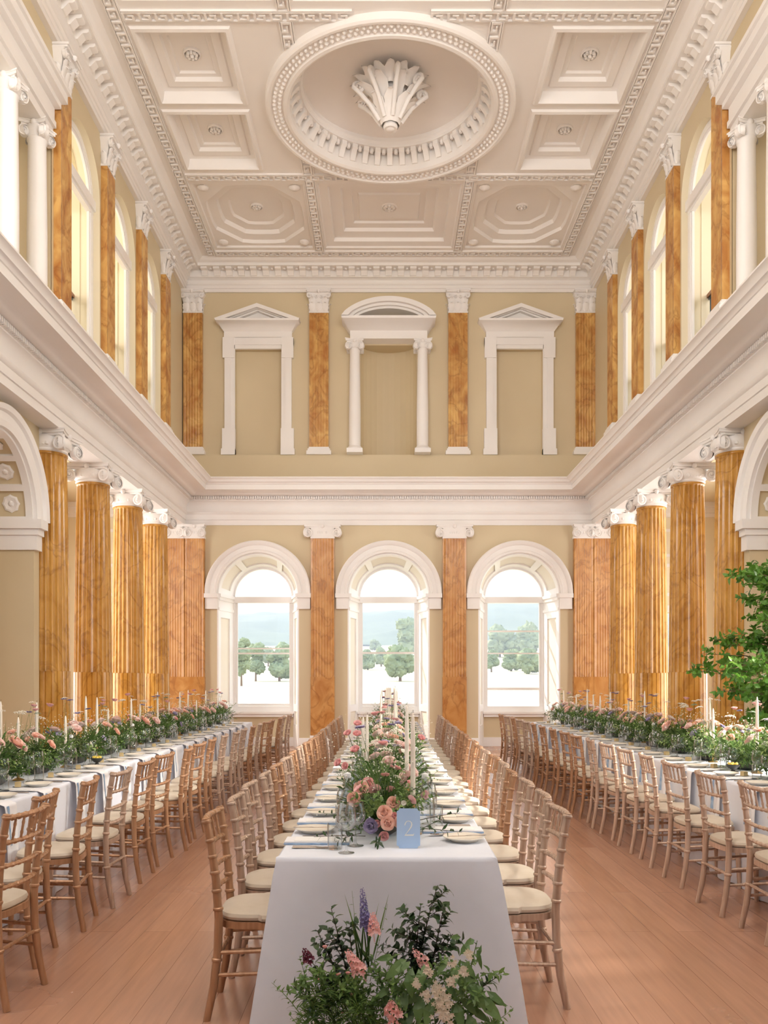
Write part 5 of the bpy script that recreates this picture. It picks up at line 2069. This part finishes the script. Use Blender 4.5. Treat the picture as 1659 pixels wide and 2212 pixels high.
def umbel_mesh(seed, s=1.0, n=34, rad=0.034):
    rnd = random.Random(seed)
    m, ms = MB(), MB()
    for k in range(n):
        rr = rad * sqrt((k + 0.5) / n)
        a = 2.39996 * k
        p = Vector((rr * cos(a) * s, rr * sin(a) * s, (0.010 - 0.35 * rr * rr / rad) * s + rnd.uniform(-.002, .002)))
        q = 0.0048 * s * rnd.uniform(.7, 1.2)
        m.add([p + Vector((q, 0, 0)), p + Vector((0, q, 0)), p + Vector((-q, 0, 0)), p + Vector((0, -q, 0)), p + Vector((0, 0, q * .8)), p - Vector((0, 0, q * .5))],
              [(0, 1, 4), (1, 2, 4), (2, 3, 4), (3, 0, 4), (1, 0, 5), (2, 1, 5), (3, 2, 5), (0, 3, 5)])
    return m


def spike_mesh(seed, L=0.16, n=26, fs=0.010):
    rnd = random.Random(seed)
    m = MB()
    m.tube([(0, 0, -L * 0.5), (0, 0, L)], 0.0018, 4)
    n = int(n * 1.7)
    for k in range(n):
        t = k / (n - 1)
        a = 2.4 * k
        r_ = fs * 1.0 * (1 - 0.75 * t) + 0.003
        f = fs * (1.05 - 0.75 * t) * rnd.uniform(.8, 1.15)
        o = Vector((cos(a) * r_, sin(a) * r_, L * t))
        d = Vector((cos(a), sin(a), rnd.uniform(.1, .6))).normalized()
        dd, u, w = basis(d)
        for j in range(5):
            an = 2 * pi * j / 5 + k
            e = u * cos(an) + w * sin(an)
            s_ = dd.cross(e)
            p1 = o + e * f * .6 + dd * f * .75
            m.add([o, o + e * f * .45 + s_ * f * .38 + dd * f * .5, p1 + e * f * .25 + s_ * f * .3, p1 + e * f * .4 - dd * f * .2, p1 + e * f * .25 - s_ * f * .3, o + e * f * .45 - s_ * f * .38 + dd * f * .5],
                  [(0, 1, 2, 3), (0, 3, 4, 5)])
    return m


BL = {}
def bloom_data(kind):
    if kind in BL:
        return BL[kind]
    table = {
        'peach_rose': lambda: rose_mesh(1).data('peach_rose', PEACH, 60), 'peach_rose_big': lambda: rose_mesh(2, 1.2, .9).data('peach_rose', PEACH, 60),
        'blush_rose': lambda: rose_mesh(3, 1.1, .8).data('blush_rose', BLUSH, 60), 'pink_rose': lambda: rose_mesh(4, .8, .75).data('pink_rose', PINK, 60),
        'rose_bud': lambda: rose_mesh(5, .62, .45).data('rose_bud', PINK, 60),
        'lisianthus': lambda: rose_mesh(6, .95, .8).data('lilac_lisianthus', LILAC, 60), 'white_bloom': lambda: daisy_mesh(7, .9).data('white_bloom', WHITEP, 60),
        'scabiosa': lambda: daisy_mesh(8, .85, 3, .009).data('lilac_scabiosa', LILAC, 60), 'plum_bloom': lambda: daisy_mesh(9, .7, 2).data('plum_bloom', PLUM, 60),
        'coral_daisy': lambda: daisy_mesh(10, 1.0, 2, .01).data('coral_daisy', PINK, 60), 'lace': lambda: umbel_mesh(11).data('white_lace_flower', WHITEP, 0),
        'small_lace': lambda: umbel_mesh(12, .7, 22).data('white_lace_flower', WHITEP, 0), 'seedhead': lambda: umbel_mesh(13, .8, 40, .03).data('green_seed_head', LEAFG, 0),
    }
    BL[kind] = table[kind]()
    return BL[kind]


NAMES = {'peach_rose': 'peach_rose', 'peach_rose_big': 'peach_rose', 'blush_rose': 'blush_rose', 'pink_rose': 'pink_rose', 'rose_bud': 'rose_bud', 'lisianthus': 'lilac_lisianthus', 'white_bloom': 'white_bloom',
         'scabiosa': 'lilac_scabiosa', 'plum_bloom': 'plum_bloom', 'coral_daisy': 'coral_daisy', 'lace': 'lace_flower', 'small_lace': 'lace_flower', 'seedhead': 'seed_head'}


def bloom(parent, kind, p, d, sc=1.0, spin=0.0):
    o = bpy.data.objects.new(NAMES[kind], bloom_data(kind))
    COL.objects.link(o)
    o.parent = parent
    o.location = p
    q = Vector(d).to_track_quat('Z', 'Y') @ Matrix.Rotation(spin, 3, 'Z').to_quaternion()
    o.rotation_mode = 'QUATERNION'
    o.rotation_quaternion = q
    o.scale = (sc, sc, sc)
    return o


def arrangement(seed, palette, length=0.86, width=0.36, height=0.34, sprigs=84, tall=7, airy=True):
    """a low vessel with greenery and blooms, running along y"""
    rnd = random.Random(seed)
    t = thing('flower_arrangement', '', 'flowers')
    m = MB()
    k = 24
    ls = []
    for r, z in ((0.7, 0.0), (1.0, 0.02), (1.0, 0.075), (0.92, 0.08), (0.9, 0.06)):
        ls.append([(r * 0.07 * cos(2 * pi * i / k), r * 0.16 * sin(2 * pi * i / k), z * 0.8) for i in range(k)])
    m.loops(ls, True, True, True)
    m.build('vessel', DARKBOWL, t)
    st = MB()
    mg, md, mp = MB(), MB(), MB()
    for i in range(sprigs):
        y = rnd.uniform(-.5, .5) * length * 0.8
        x = rnd.uniform(-.3, .3) * width
        base = Vector((x * 0.3, y * 0.6, 0.05))
        out = Vector((x * 2.2 + rnd.uniform(-.10, .10), (y - y * 0.6) * 1.2 + rnd.uniform(-.10, .10), rnd.uniform(0.10, 0.34)))
        L = rnd.uniform(0.16, 0.33) * (height / 0.34)
        tgt = (md, mg, mg, mp)[rnd.randrange(4)]
        if i % 5 == 0:       # fine grassy blades
            for q in range(10):
                dd = out.normalized() + Vector((rnd.uniform(-.4, .4), rnd.uniform(-.4, .4), rnd.uniform(-.1, .4)))
                leaf(mg, base, dd, (0, 0, 1), L * rnd.uniform(.8, 1.3), 0.006, rnd.uniform(.1, .5))
        else:
            sprig(tgt, st, base, out, L, rnd.randint(10, 15), rnd.uniform(.036, .056), rnd.uniform(.017, .028), rnd)
    for i in range(22):
        e = 1 if i % 2 else -1
        y = rnd.uniform(-.45, .45) * length
        sprig((mg, md)[i % 3 > 0], st, Vector((e * .04, y * .8, .07)), Vector((e, rnd.uniform(-.5, .5), rnd.uniform(-.15, .25))), rnd.uniform(.10, .17), 9, rnd.uniform(.035, .05), rnd.uniform(.016, .026), rnd, .15)
    for i in range(tall):
        y = rnd.uniform(-.45, .45) * length
        p = Vector((rnd.uniform(-.06, .06), y * 0.7, 0.06))
        d = Vector((rnd.uniform(-.22, .22), rnd.uniform(-.2, .2), 1))
        L = rnd.uniform(.34, .47) * (height / 0.34)
        end = sprig(mp, st, p, d, L, 5, .03, .01, rnd, .12, .0016, .5, .3)
        kind = rnd.choice(['lace', 'small_lace', 'seedhead', 'scabiosa', 'rose_bud', 'small_lace', 'lace'] if airy else ['rose_bud', 'pink_rose', 'scabiosa', 'lace'])
        bloom(t, kind, end, d + Vector((0, 0, .3)), rnd.uniform(.9, 1.25), rnd.uniform(0, 6))
    for i in range(12):
        kind = rnd.choice(palette)
        a = rnd.uniform(0, 2 * pi)
        q = rnd.uniform(.2, 1.0)
        d = Vector((cos(a) * q, sin(a) * q * .8, rnd.uniform(.25, .9)))
        y = rnd.uniform(-.42, .42) * length
        d.normalize()
        p = Vector((d.x * width * .5, y + d.y * .08, 0.07 + d.z * height * .72))
        st.tube([Vector((p.x * .25, p.y * .7, .06)), p * 0.6 + Vector((0, 0, 0.03)), p], .0017, 4, False)
        bloom(t, kind, p, d, rnd.uniform(.7, 1.0), rnd.uniform(0, 6))
    # clouds of tiny white flowers
    mw = MB()
    for i in range(150):
        y = rnd.gauss(0, .2) * length
        p = Vector((rnd.gauss(0, .42) * width, y, rnd.uniform(.12, height * 1.15)))
        q = rnd.uniform(.003, .0055)
        mw.add([p + Vector((q, 0, 0)), p + Vector((0, q, 0)), p + Vector((-q, 0, 0)), p + Vector((0, -q, 0)), p + Vector((0, 0, q)), p - Vector((0, 0, q))],
               [(0, 1, 4), (1, 2, 4), (2, 3, 4), (3, 0, 4), (1, 0, 5), (2, 1, 5), (3, 2, 5), (0, 3, 5)])
    mg.build('green_foliage', LEAF, t, smooth=0)
    md.build('dark_foliage', LEAFD, t, smooth=0)
    mp.build('pale_foliage', LEAFP, t, smooth=0)
    st.build('stems', STEM, t, smooth=60)
    mw.build('tiny_white_blossoms', WHITEP, t, smooth=0)
    return t


PAL = [['peach_rose', 'blush_rose', 'pink_rose', 'lisianthus', 'coral_daisy'],
       ['blush_rose', 'white_bloom', 'scabiosa', 'peach_rose', 'small_lace'],
       ['pink_rose', 'peach_rose_big', 'plum_bloom', 'small_lace', 'blush_rose', 'rose_bud'],
       ['lisianthus', 'scabiosa', 'white_bloom', 'blush_rose', 'lace', 'seedhead']]
LOOK = ['peach and blush roses', 'white and blush blooms', 'pink and peach roses', 'lilac and white blooms']
protos = [arrangement(100 + i, PAL[i]) for i in range(4)]
got = set()


def put_arr(k, x, y, rz, sc, label):
    o = protos[k] if k not in got else copy_tree(protos[k])
    got.add(k)
    o.location = (x, y, Z0)
    o.rotation_euler = (0, 0, rz)
    o.scale = (sc, sc, sc)
    return tag(o, label, 'flowers', 'flower arrangements along the tables')


fr = random.Random(11)
for i in range(12):
    y = 5.15 + 0.86 * i
    k = [3, 1, 3, 2, 1, 3, 1, 0, 3, 1, 3, 1][i]
    put_arr(k, tcx(y), y, 0 if i % 2 else pi, 1.0 + 0.06 * (i % 3), 'low arrangement of %s, middle table, %s from the front' % (LOOK[k], nth(i + 1)))
for i in range(12):
    y = 5.35 + 0.84 * i
    k = [0, 2, 1, 3, 1, 2, 3, 0, 1, 2, 3, 1][i]
    put_arr(k, LX, y, 0 if i % 2 else pi, 1.12 + 0.05 * (i % 2), 'low arrangement of %s, left table, %s from the front' % (LOOK[k], nth(i)))
for i in range(12):
    y = 5.75 + 0.80 * i
    k = [1, 3, 1, 0, 2, 3, 1, 3, 0, 3, 2, 1][i]
    put_arr(k, RX, y, 0 if i % 2 else pi, 1.12 + 0.05 * (i % 2), 'low arrangement of %s, right table, %s from the front' % (LOOK[k], nth(i)))

# the front arrangement of the middle table, seen closest
t = arrangement(200, ['pink_rose', 'small_lace', 'coral_daisy'], 0.84, 0.36, 0.34, 130, 6)
t.location = (0.0, 4.33, Z0)
tag(t, 'full arrangement of peach roses and greenery behind the blue number card', 'flowers', 'flower arrangements along the tables')


def at(px, py, d):
    return Vector(((px - 830) * d / F, d, CAMZ - (py - 1466) * d / F))


st = MB()
for kind, px, py, d, sc, dr in (('peach_rose', 831, 1756, 3.95, 1.0, (-.1, -1, .35)), ('peach_rose', 838, 1778, 3.93, .95, (0, -1, .1)), ('peach_rose', 866, 1776, 3.94, .95, (.25, -1, .1)),
                                ('rose_bud', 851, 1764, 3.98, 1.1, (.3, -1, .4)), ('pink_rose', 830, 1805, 3.95, .9, (0, -1, -.2)), ('rose_bud', 818, 1778, 3.97, 1.0, (-.5, -1, 0)),
                                ('lisianthus', 803, 1784, 3.98, 1.1, (-.3, -1, .1)), ('peach_rose_big', 850, 1736, 4.08, .8, (0, -1, .5)),
                                ('peach_rose', 782, 1704, 4.22, 1.15, (-.3, -1, .3)), ('peach_rose', 766, 1726, 4.2, 1.05, (-.5, -1, 0)), ('pink_rose', 796, 1693, 4.3, 1.2, (.2, -.8, .7)),
                                ('blush_rose', 876, 1684, 4.55, 1.25, (.3, -1, .4)), ('pink_rose', 916, 1717, 4.45, 1.0, (.7, -1, .1)), ('plum_bloom', 918, 1677, 4.5, 1.0, (.4, -.7, .7)),
                                ('rose_bud', 733, 1650, 4.55, 1.3, (-.6, -.6, .6)), ('pink_rose', 747, 1655, 4.5, .8, (-.5, -.8, .3)), ('rose_bud', 769, 1622, 4.6, 1.5, (-.3, -.6, .8)),
                                ('rose_bud', 753, 1586, 4.8, 1.3, (-.4, -.6, .8)), ('rose_bud', 772, 1588, 4.8, 1.4, (0, -.6, .9)), ('rose_bud', 773, 1566, 5.0, 1.4, (0, -.6, .9)),
                                ('rose_bud', 909, 1596, 5.0, 1.3, (.4, -.6, .8)), ('white_bloom', 872, 1735, 4.05, .7, (.3, -1, .4)), ('lace', 741, 1672, 4.4, .9, (-.4, -.5, .8))):
    p = at(px, py, d) - t.location
    dv = Vector(dr)
    bloom(t, kind, p, dv, sc * 0.76, px * 0.7)
    st.tube([Vector((p.x * .3, p.y * .6, .06)), p - dv.normalized() * 0.05 - Vector((0, 0, .02)), p], .0018, 4, False)
st.build('bloom_stems', STEM, t, smooth=60)
# freesia-like pale green buds and a trailing dark sprig to each side
m, ms = MB(), MB()
rn = random.Random(3)
for px, py, d in ((806, 1738, 4.0), (812, 1748, 3.98), (797, 1752, 4.0), (818, 1740, 4.02), (800, 1762, 3.99)):
    p = at(px, py, d) - t.location
    for q in range(7):
        leaf(m, p, Vector((rn.uniform(-.6, .6), -.6, rn.uniform(.1, 1))), (0, -1, 0), .034, .014, .1)
m.build('pale_green_buds', LEAFP, t, smooth=0)
m, ms = MB(), MB()
for px, py, d, dr, L in ((905, 1772, 4.0, (.9, -.15, .25), .20), (918, 1790, 3.98, (.8, -.2, -.02), .19), (905, 1795, 3.98, (.4, -.4, .35), .14), (790, 1806, 4.0, (-.9, -.1, .05), .22), (780, 1800, 4.02, (-.7, -.5, -.05), .15), (812, 1815, 3.95, (.1, -.9, .05), .08), (880, 1712, 4.15, (.5, -.4, .3), .16)):
    p = at(px, py, d) - t.location
    p.z = max(p.z, 0.02)
    sprig(m, ms, p, dr, L, 8, .052, .017, rn, .1)
m.build('trailing_leaves', LEAFD, t, smooth=0)
ms.build('trailing_stems', DSTEM, t, smooth=60)

# number card with notched corners and a serif 2
CY0 = 3.90
cw, chh, r = 0.053, 0.178, 0.012
t = thing('number_card', 'pale blue table number card with white numeral 2, standing before the flowers', 'table number', (0.110, CY0, Z0), R(-2))
t.rotation_euler = (R(-4), 0, R(-2))
m = MB()
out = []
for cx_, cz, a0 in ((cw, 0, 180), (cw, chh, 270), (-cw, chh, 0), (-cw, 0, 90)):
    arc = []
    for k in range(7):
        a = R(a0 - 90 * k / 6)
        arc.append((cx_ + r * cos(a), cz + r * sin(a)))
    out += arc
out = [(x, z) for x, z in out]
m.loops([[(x, y, z) for x, z in out] for y in (-0.0015, 0.0015)], True, True, True)
m.build('card', CARD, t, smooth=0)
m = MB()
spine = [(-.0165, .112, .0030), (-.0150, .1195, .0034), (-.0105, .1262, .0026), (-.0035, .1290, .0020), (.0040, .1275, .0026), (.0095, .1220, .0042), (.0105, .1145, .0052), (.0080, .1065, .0050), (.0020, .0975, .0038), (-.0055, .0880, .0026), (-.0120, .0800, .0020), (-.0175, .0735, .0016)]
L_, R_ = [], []
for i, (x, z, w) in enumerate(spine):
    a, b = spine[max(0, i - 1)], spine[min(len(spine) - 1, i + 1)]
    dx, dz = b[0] - a[0], b[1] - a[1]
    q = sqrt(dx * dx + dz * dz)
    nx, nz = -dz / q, dx / q
    L_.append((x + nx * w / 2, -0.0022, z + nz * w / 2))
    R_.append((x - nx * w / 2, -0.0022, z - nz * w / 2))
m.loops([L_, R_], closed=False)
m.add([(-.0182, -.0022, .0725), (.0170, -.0022, .0725), (.0200, -.0022, .0815), (.0188, -.0022, .0815), (.0160, -.0022, .0780), (-.0150, -.0022, .0780)], [(0, 1, 2, 3, 4, 5)])
m.lathe([(0.001, 0.0), (0.0030, 0.0)], 10, (0, 0, 0)) if False else None
mm = MB()
mm.v = [(x * 1.15 + 0.003, y, (z - 0.1) * 1.18 + 0.088) for x, y, z in m.v]
mm.f, mm.mi = m.f, m.mi
mm.build('numeral', INK, t, smooth=0)

# ------------------------------------------------------------------ floor arrangement in front of the middle table
fx = random.Random(21)
FY = 3.36
t = thing('floor_arrangement', 'big loose arrangement of dark branches and flowers on the floor before the middle table', 'flowers', (0.06, FY, 0))
m = MB()
ls = []
for rr, z in ((0.13, 0.0), (0.17, 0.03), (0.18, 0.12), (0.17, 0.13), (0.15, 0.11)):
    ls.append([(rr * 1.3 * cos(2 * pi * i / 28), rr * 0.6 * sin(2 * pi * i / 28), z) for i in range(28)])
m.loops(ls, True, True, True)
m.build('vessel', DARKBOWL, t)


def branch(mt, msd, px0, py0, px1, py1, d, nl, ll, lw, bend=0.05, thick=.003, seedn=0, subs=0):
    a, b = at(px0, py0, d) - t.location, at(px1, py1, d) - t.location
    v = b - a
    e = sprig(mt, msd, a, v, v.length, nl, ll, lw, fx, bend, thick, .7, .12)
    for s_ in range(subs):
        f = 0.2 + 0.7 * s_ / max(1, subs)
        p = a + v * f
        sd = Vector((fx.choice((-1, 1)) * fx.uniform(.5, 1), fx.uniform(-.35, .15), fx.uniform(.3, .9)))
        sprig(mt, msd, p, sd, v.length * (0.42 - 0.22 * f), max(5, nl // 3), ll, lw, fx, bend, thick * .6, .8, .15)
    return e


dst = MB()
for a in ((760, 2150, 722, 1962, 3.3, 22, .052, .030, 4), (745, 2140, 690, 2010, 3.28, 16, .050, .028, 3), (770, 2130, 752, 2000, 3.3, 14, .05, .028, 2), (735, 2150, 672, 2080, 3.26, 14, .05, .028, 2),
          (890, 2140, 935, 1908, 3.3, 30, .048, .032, 6), (895, 2130, 903, 1945, 3.32, 22, .046, .030, 4), (910, 2130, 985, 2015, 3.28, 20, .048, .030, 4), (900, 2120, 880, 2000, 3.33, 18, .046, .030, 3), (925, 2120, 960, 1960, 3.3, 18, .046, .03, 4),
          (1000, 2160, 1075, 2110, 3.25, 12, .05, .02, 2), (700, 2180, 630, 2130, 3.22, 9, .06, .024, 1)):
    db = MB()
    bx = 840 + (a[0] - 840) * 0.55
    p0, p1 = at(bx, 2262, FY) - t.location, at(a[0], a[1], a[4]) - t.location
    dst.tube([p0, p0.lerp(p1, .5) + Vector((0, 0, .01)), p1], .0032, 5, False)
    branch(db, dst, a[0], a[1], a[2], a[3], a[4], int(a[5] * 1.25), a[6], a[7], subs=a[8])
    db.build('dark_branch', LEAFD, t, smooth=0)
dst.build('dark_stems', DSTEM, t, smooth=60)
# filler greenery
mg = MB()
for i in range(210):
    px, py = fx.uniform(655, 1050), fx.uniform(2100, 2275)
    d = fx.uniform(3.14, 3.36)
    p = at(px, py, d) - t.location
    v = Vector((fx.uniform(-.8, .8), fx.uniform(-.6, .1), fx.uniform(.1, 1)))
    sprig(mg, dst if False else mg, p - v * 0.05, v, fx.uniform(.10, .20), 11, fx.uniform(.03, .05), fx.uniform(.014, .024), fx, .3)
for i in range(50):
    px, py = fx.uniform(665, 800), fx.uniform(2140, 2215)
    p = at(px, py, fx.uniform(3.12, 3.3)) - t.location
    for q in range(12):
        leaf(mg, p, Vector((fx.uniform(-1, 1), fx.uniform(-.8, .2), fx.uniform(-.2, 1))), (0, 0, 1), fx.uniform(.05, .10), .004, .3)
for i in range(11):
    p = at(fx.uniform(775, 805), 2110, 3.3) - t.location
    leaf(mg, p, Vector((fx.uniform(-.35, .3), -.1, 1)), (0, -1, 0), fx.uniform(.18, .34), .007, fx.uniform(.05, .3))
mg.build('fern_and_grass', LEAF, t, smooth=0)
# broad pale leaves on the right
ml = MB()
for px, py, dr, L, W in ((868, 2082, (-.8, -.4, -.6), .10, .045), (880, 2100, (.2, -.5, -.9), .11, .05), (905, 2092, (.1, -.6, -.8), .10, .04), (985, 2085, (.3, -.5, -.8), .12, .05), (1000, 2105, (.6, -.5, -.7), .13, .05),
                         (1020, 2130, (.5, -.5, -.8), .12, .045), (1030, 2050, (.25, -.3, -.95), .09, .022), (1015, 2040, (-.5, -.3, -.4), .06, .04), (950, 2130, (.1, -.6, -.8), .11, .045), (860, 2150, (-.1, -.6, -.8), .11, .05), (900, 2160, (.1, -.6, -.8), .11, .045),
                         (1040, 2150, (.6, -.4, -.6), .13, .045), (930, 2165, (-.2, -.6, -.7), .11, .05), (985, 2165, (.2, -.6, -.8), .12, .05), (1035, 2165, (.7, -.5, -.4), .13, .04), (1010, 2190, (.3, -.6, -.6), .11, .05), (878, 2190, (-.3, -.6, -.7), .11, .05)):
    p = at(px, py, 3.14) - t.location
    L, W = L * .85, W * .8
    leaf(ml, p, Vector(dr), (0, -1, .5), L, W, .12)
    leaf(ml, p + Vector((-.03, .02, .02)), Vector((dr[0] - .6, dr[1], dr[2] + .5)), (0, -1, .5), L * .8, W * .7, .2)
    leaf(ml, p + Vector((.02, .02, .01)), Vector((dr[0] + fx.uniform(-.5, .5), dr[1], dr[2] + .3)), (0, -1, .5), L * .85, W * .8, .15)
branch(ml, ml, 1010, 2120, 1032, 2030, 3.2, 7, .05, .026)
branch(ml, ml, 800, 2120, 838, 1950, 3.28, 9, .022, .010, .02, .0012)
branch(ml, ml, 775, 2100, 765, 1918, 3.3, 8, .02, .009, .05, .0012)
ml.build('broad_leaves', LEAFB, t, smooth=0)


def spike(kindname, mat_, px, py, d, L, n, fs, dr):
    o = spike_mesh(int(px), L, n, fs).build(kindname, mat_, t, smooth=0)
    o.location = at(px, py, d) - t.location
    o.rotation_mode = 'QUATERNION'
    o.rotation_quaternion = Vector(dr).to_track_quat('Z', 'Y')


spike('delphinium_spike', PURPLE, 790, 1994, 3.24, .13, 34, .010, (-.10, 0, 1))
spike('delphinium_spike', PURPLE, 792, 2004, 3.24, .05, 12, .013, (0, -.3, 1))
spike('snapdragon', PINK, 808, 2014, 3.22, .075, 18, .013, (-.06, -.1, 1))
spike('snapdragon', PINK, 778, 2098, 3.16, .095, 22, .015, (-.45, -.2, .8))
spike('snapdragon', PINK, 848, 2190, 3.1, .055, 14, .017, (-.1, -.4, .9))
spike('snapdragon', PINK, 918, 2080, 3.2, .07, 14, .012, (-.5, -.2, .6))
spike('snapdragon', PINK, 850, 2222, 3.09, .04, 10, .015, (0, -.4, .9))
spike('dark_flower_spike', PLUM, 668, 2075, 3.24, .05, 16, .011, (-.35, -.1, .9))
for i, (px, py, n, rad) in enumerate(((955, 2168, 46, .03), (945, 2140, 24, .02), (965, 2190, 30, .024), (900, 2128, 12, .012), (922, 2150, 14, .014), (980, 2080, 10, .012), (1002, 2098, 14, .014), (975, 2120, 18, .016), (1015, 2060, 10, .012), (925, 2098, 12, .012))):
    m = MB()
    for k in range(n):
        p = Vector((fx.gauss(0, rad * .55), fx.gauss(0, rad * .3), fx.gauss(0, rad * .7)))
        for q in range(5):
            a = 2 * pi * q / 5 + k
            dd = Vector((cos(a), -.5, sin(a)))
            leaf(m, p, dd, (0, -1, 0), .012, .006, .1)
    o = m.build('white_blossom_cluster', WHITEP, t, smooth=0)
    o.location = at(px, py, 3.1) - t.location
for i, (px, py) in enumerate(((702, 2048), (690, 2120), (760, 2150), (752, 2105), (731, 2108), (742, 2190))):
    o = bpy.data.objects.new('small_bud', bloom_data('rose_bud'))
    COL.objects.link(o)
    o.parent = t
    o.location = at(px, py, 3.2) - t.location
    o.scale = (.4, .4, .5)
# cut log beside it
lg = thing('cut_log', 'pale cut log lying at the left foot of the floor arrangement', 'log', (-0.30, 3.18, 0.075))
m = MB()
m.M = Matrix.Rotation(pi / 2, 4, 'Y') @ Matrix.Rotation(0.3, 4, 'Z')
m.lathe([(0.001, -0.16), (0.072, -0.158), (0.075, -0.15), (0.073, 0.0), (0.075, 0.12), (0.07, 0.128), (0.001, 0.13)], 24)
m.build('log_body', LOG, lg)
m = MB()
m.tube([(0.05, -0.02, 0.06), (0.07, -0.02, 0.085), (0.09, -0.03, 0.088)], 0.018, 10)
m.build('branch_stub', BARK, lg)

# ------------------------------------------------------------------ leafy tree on the right
rt = random.Random(9)
TXR, TYR = 4.10, 8.6
t = thing('potted_tree', 'tall leafy green tree standing behind the right table', 'tree', (TXR, TYR, 0))
m = MB()
m.lathe([(0.001, 0.0), (0.17, 0.0), (0.22, 0.4), (0.235, 0.42), (0.235, 0.46), (0.2, 0.46), (0.19, 0.42), (0.001, 0.41)], 28)
m.build('pot', POTGREY, t)
mt, mf = MB(), MB()
mt.tube([(0, 0, 0.4), (0.02, 0.01, 1.0), (-0.02, 0.02, 1.7), (0.01, 0, 2.5), (0, 0, 2.8)], [0.035, 0.03, 0.024, 0.014, 0.006], 8)
mt.tube([(0.02, 0.0, 0.4), (0.1, -0.08, 1.2), (0.16, -0.1, 2.0), (0.12, -0.1, 2.6)], [0.028, 0.024, 0.016, 0.006], 8)
for i in range(92):
    z = 0.75 + 1.95 * (i + 0.5) / 92
    a = 2.39996 * i + rt.uniform(-.4, .4)
    reach = (0.72 + 0.25 * sin(z * 5.0)) * (1.0 if z < 2.3 else 1 - (z - 2.3) * 0.9) * rt.uniform(.65, 1.1)
    p = Vector((0.03 * cos(a), 0.03 * sin(a), z * 0.95))
    e = p + Vector((cos(a) * reach, sin(a) * reach, rt.uniform(-.05, .28)))
    e.x = min(e.x, 0.36)
    mid = p.lerp(e, .5) + Vector((0, 0, .07))
    mt.tube([p, mid, e], [.008, .005, .002], 5, False)
    for k in range(15):
        f = .25 + .8 * k / 15
        q = p.lerp(mid, f * 2) if f < .5 else mid.lerp(e, min(1.08, (f - .5) * 2))
        v = Vector((rt.uniform(-1, 1 if q.x < 0.25 else 0.0), rt.uniform(-1, 1), rt.uniform(-.5, .6)))
        end = sprig(mf, mt, q, v, rt.uniform(.10, .19), 6, rt.uniform(.062, .094), rt.uniform(.04, .055), rt, .3, .0018, .9, .2)
mt.build('trunk', BARK, t, smooth=60)
mf.build('foliage', LEAFT, t, smooth=0)

# ------------------------------------------------------------------ thin summer haze over the park
hz = bpy.data.materials.new('summer_haze')
hz.use_nodes = True
hn = hz.node_tree
hn.nodes.clear()
ho = hn.nodes.new('ShaderNodeOutputMaterial')
hv = hn.nodes.new('ShaderNodeVolumeScatter')
hv.inputs['Color'].default_value = (0.78, 0.88, 1.0, 1)
hv.inputs['Density'].default_value = 0.0012
hn.links.new(hv.outputs[0], ho.inputs['Volume'])
m = MB()
m.box(-700, 700, 32, 1580, -20, 220)
o = m.build('outside_haze', hz, smooth=0)
o['kind'] = 'stuff'
o['label'] = 'thin summer haze lying over the distant park'
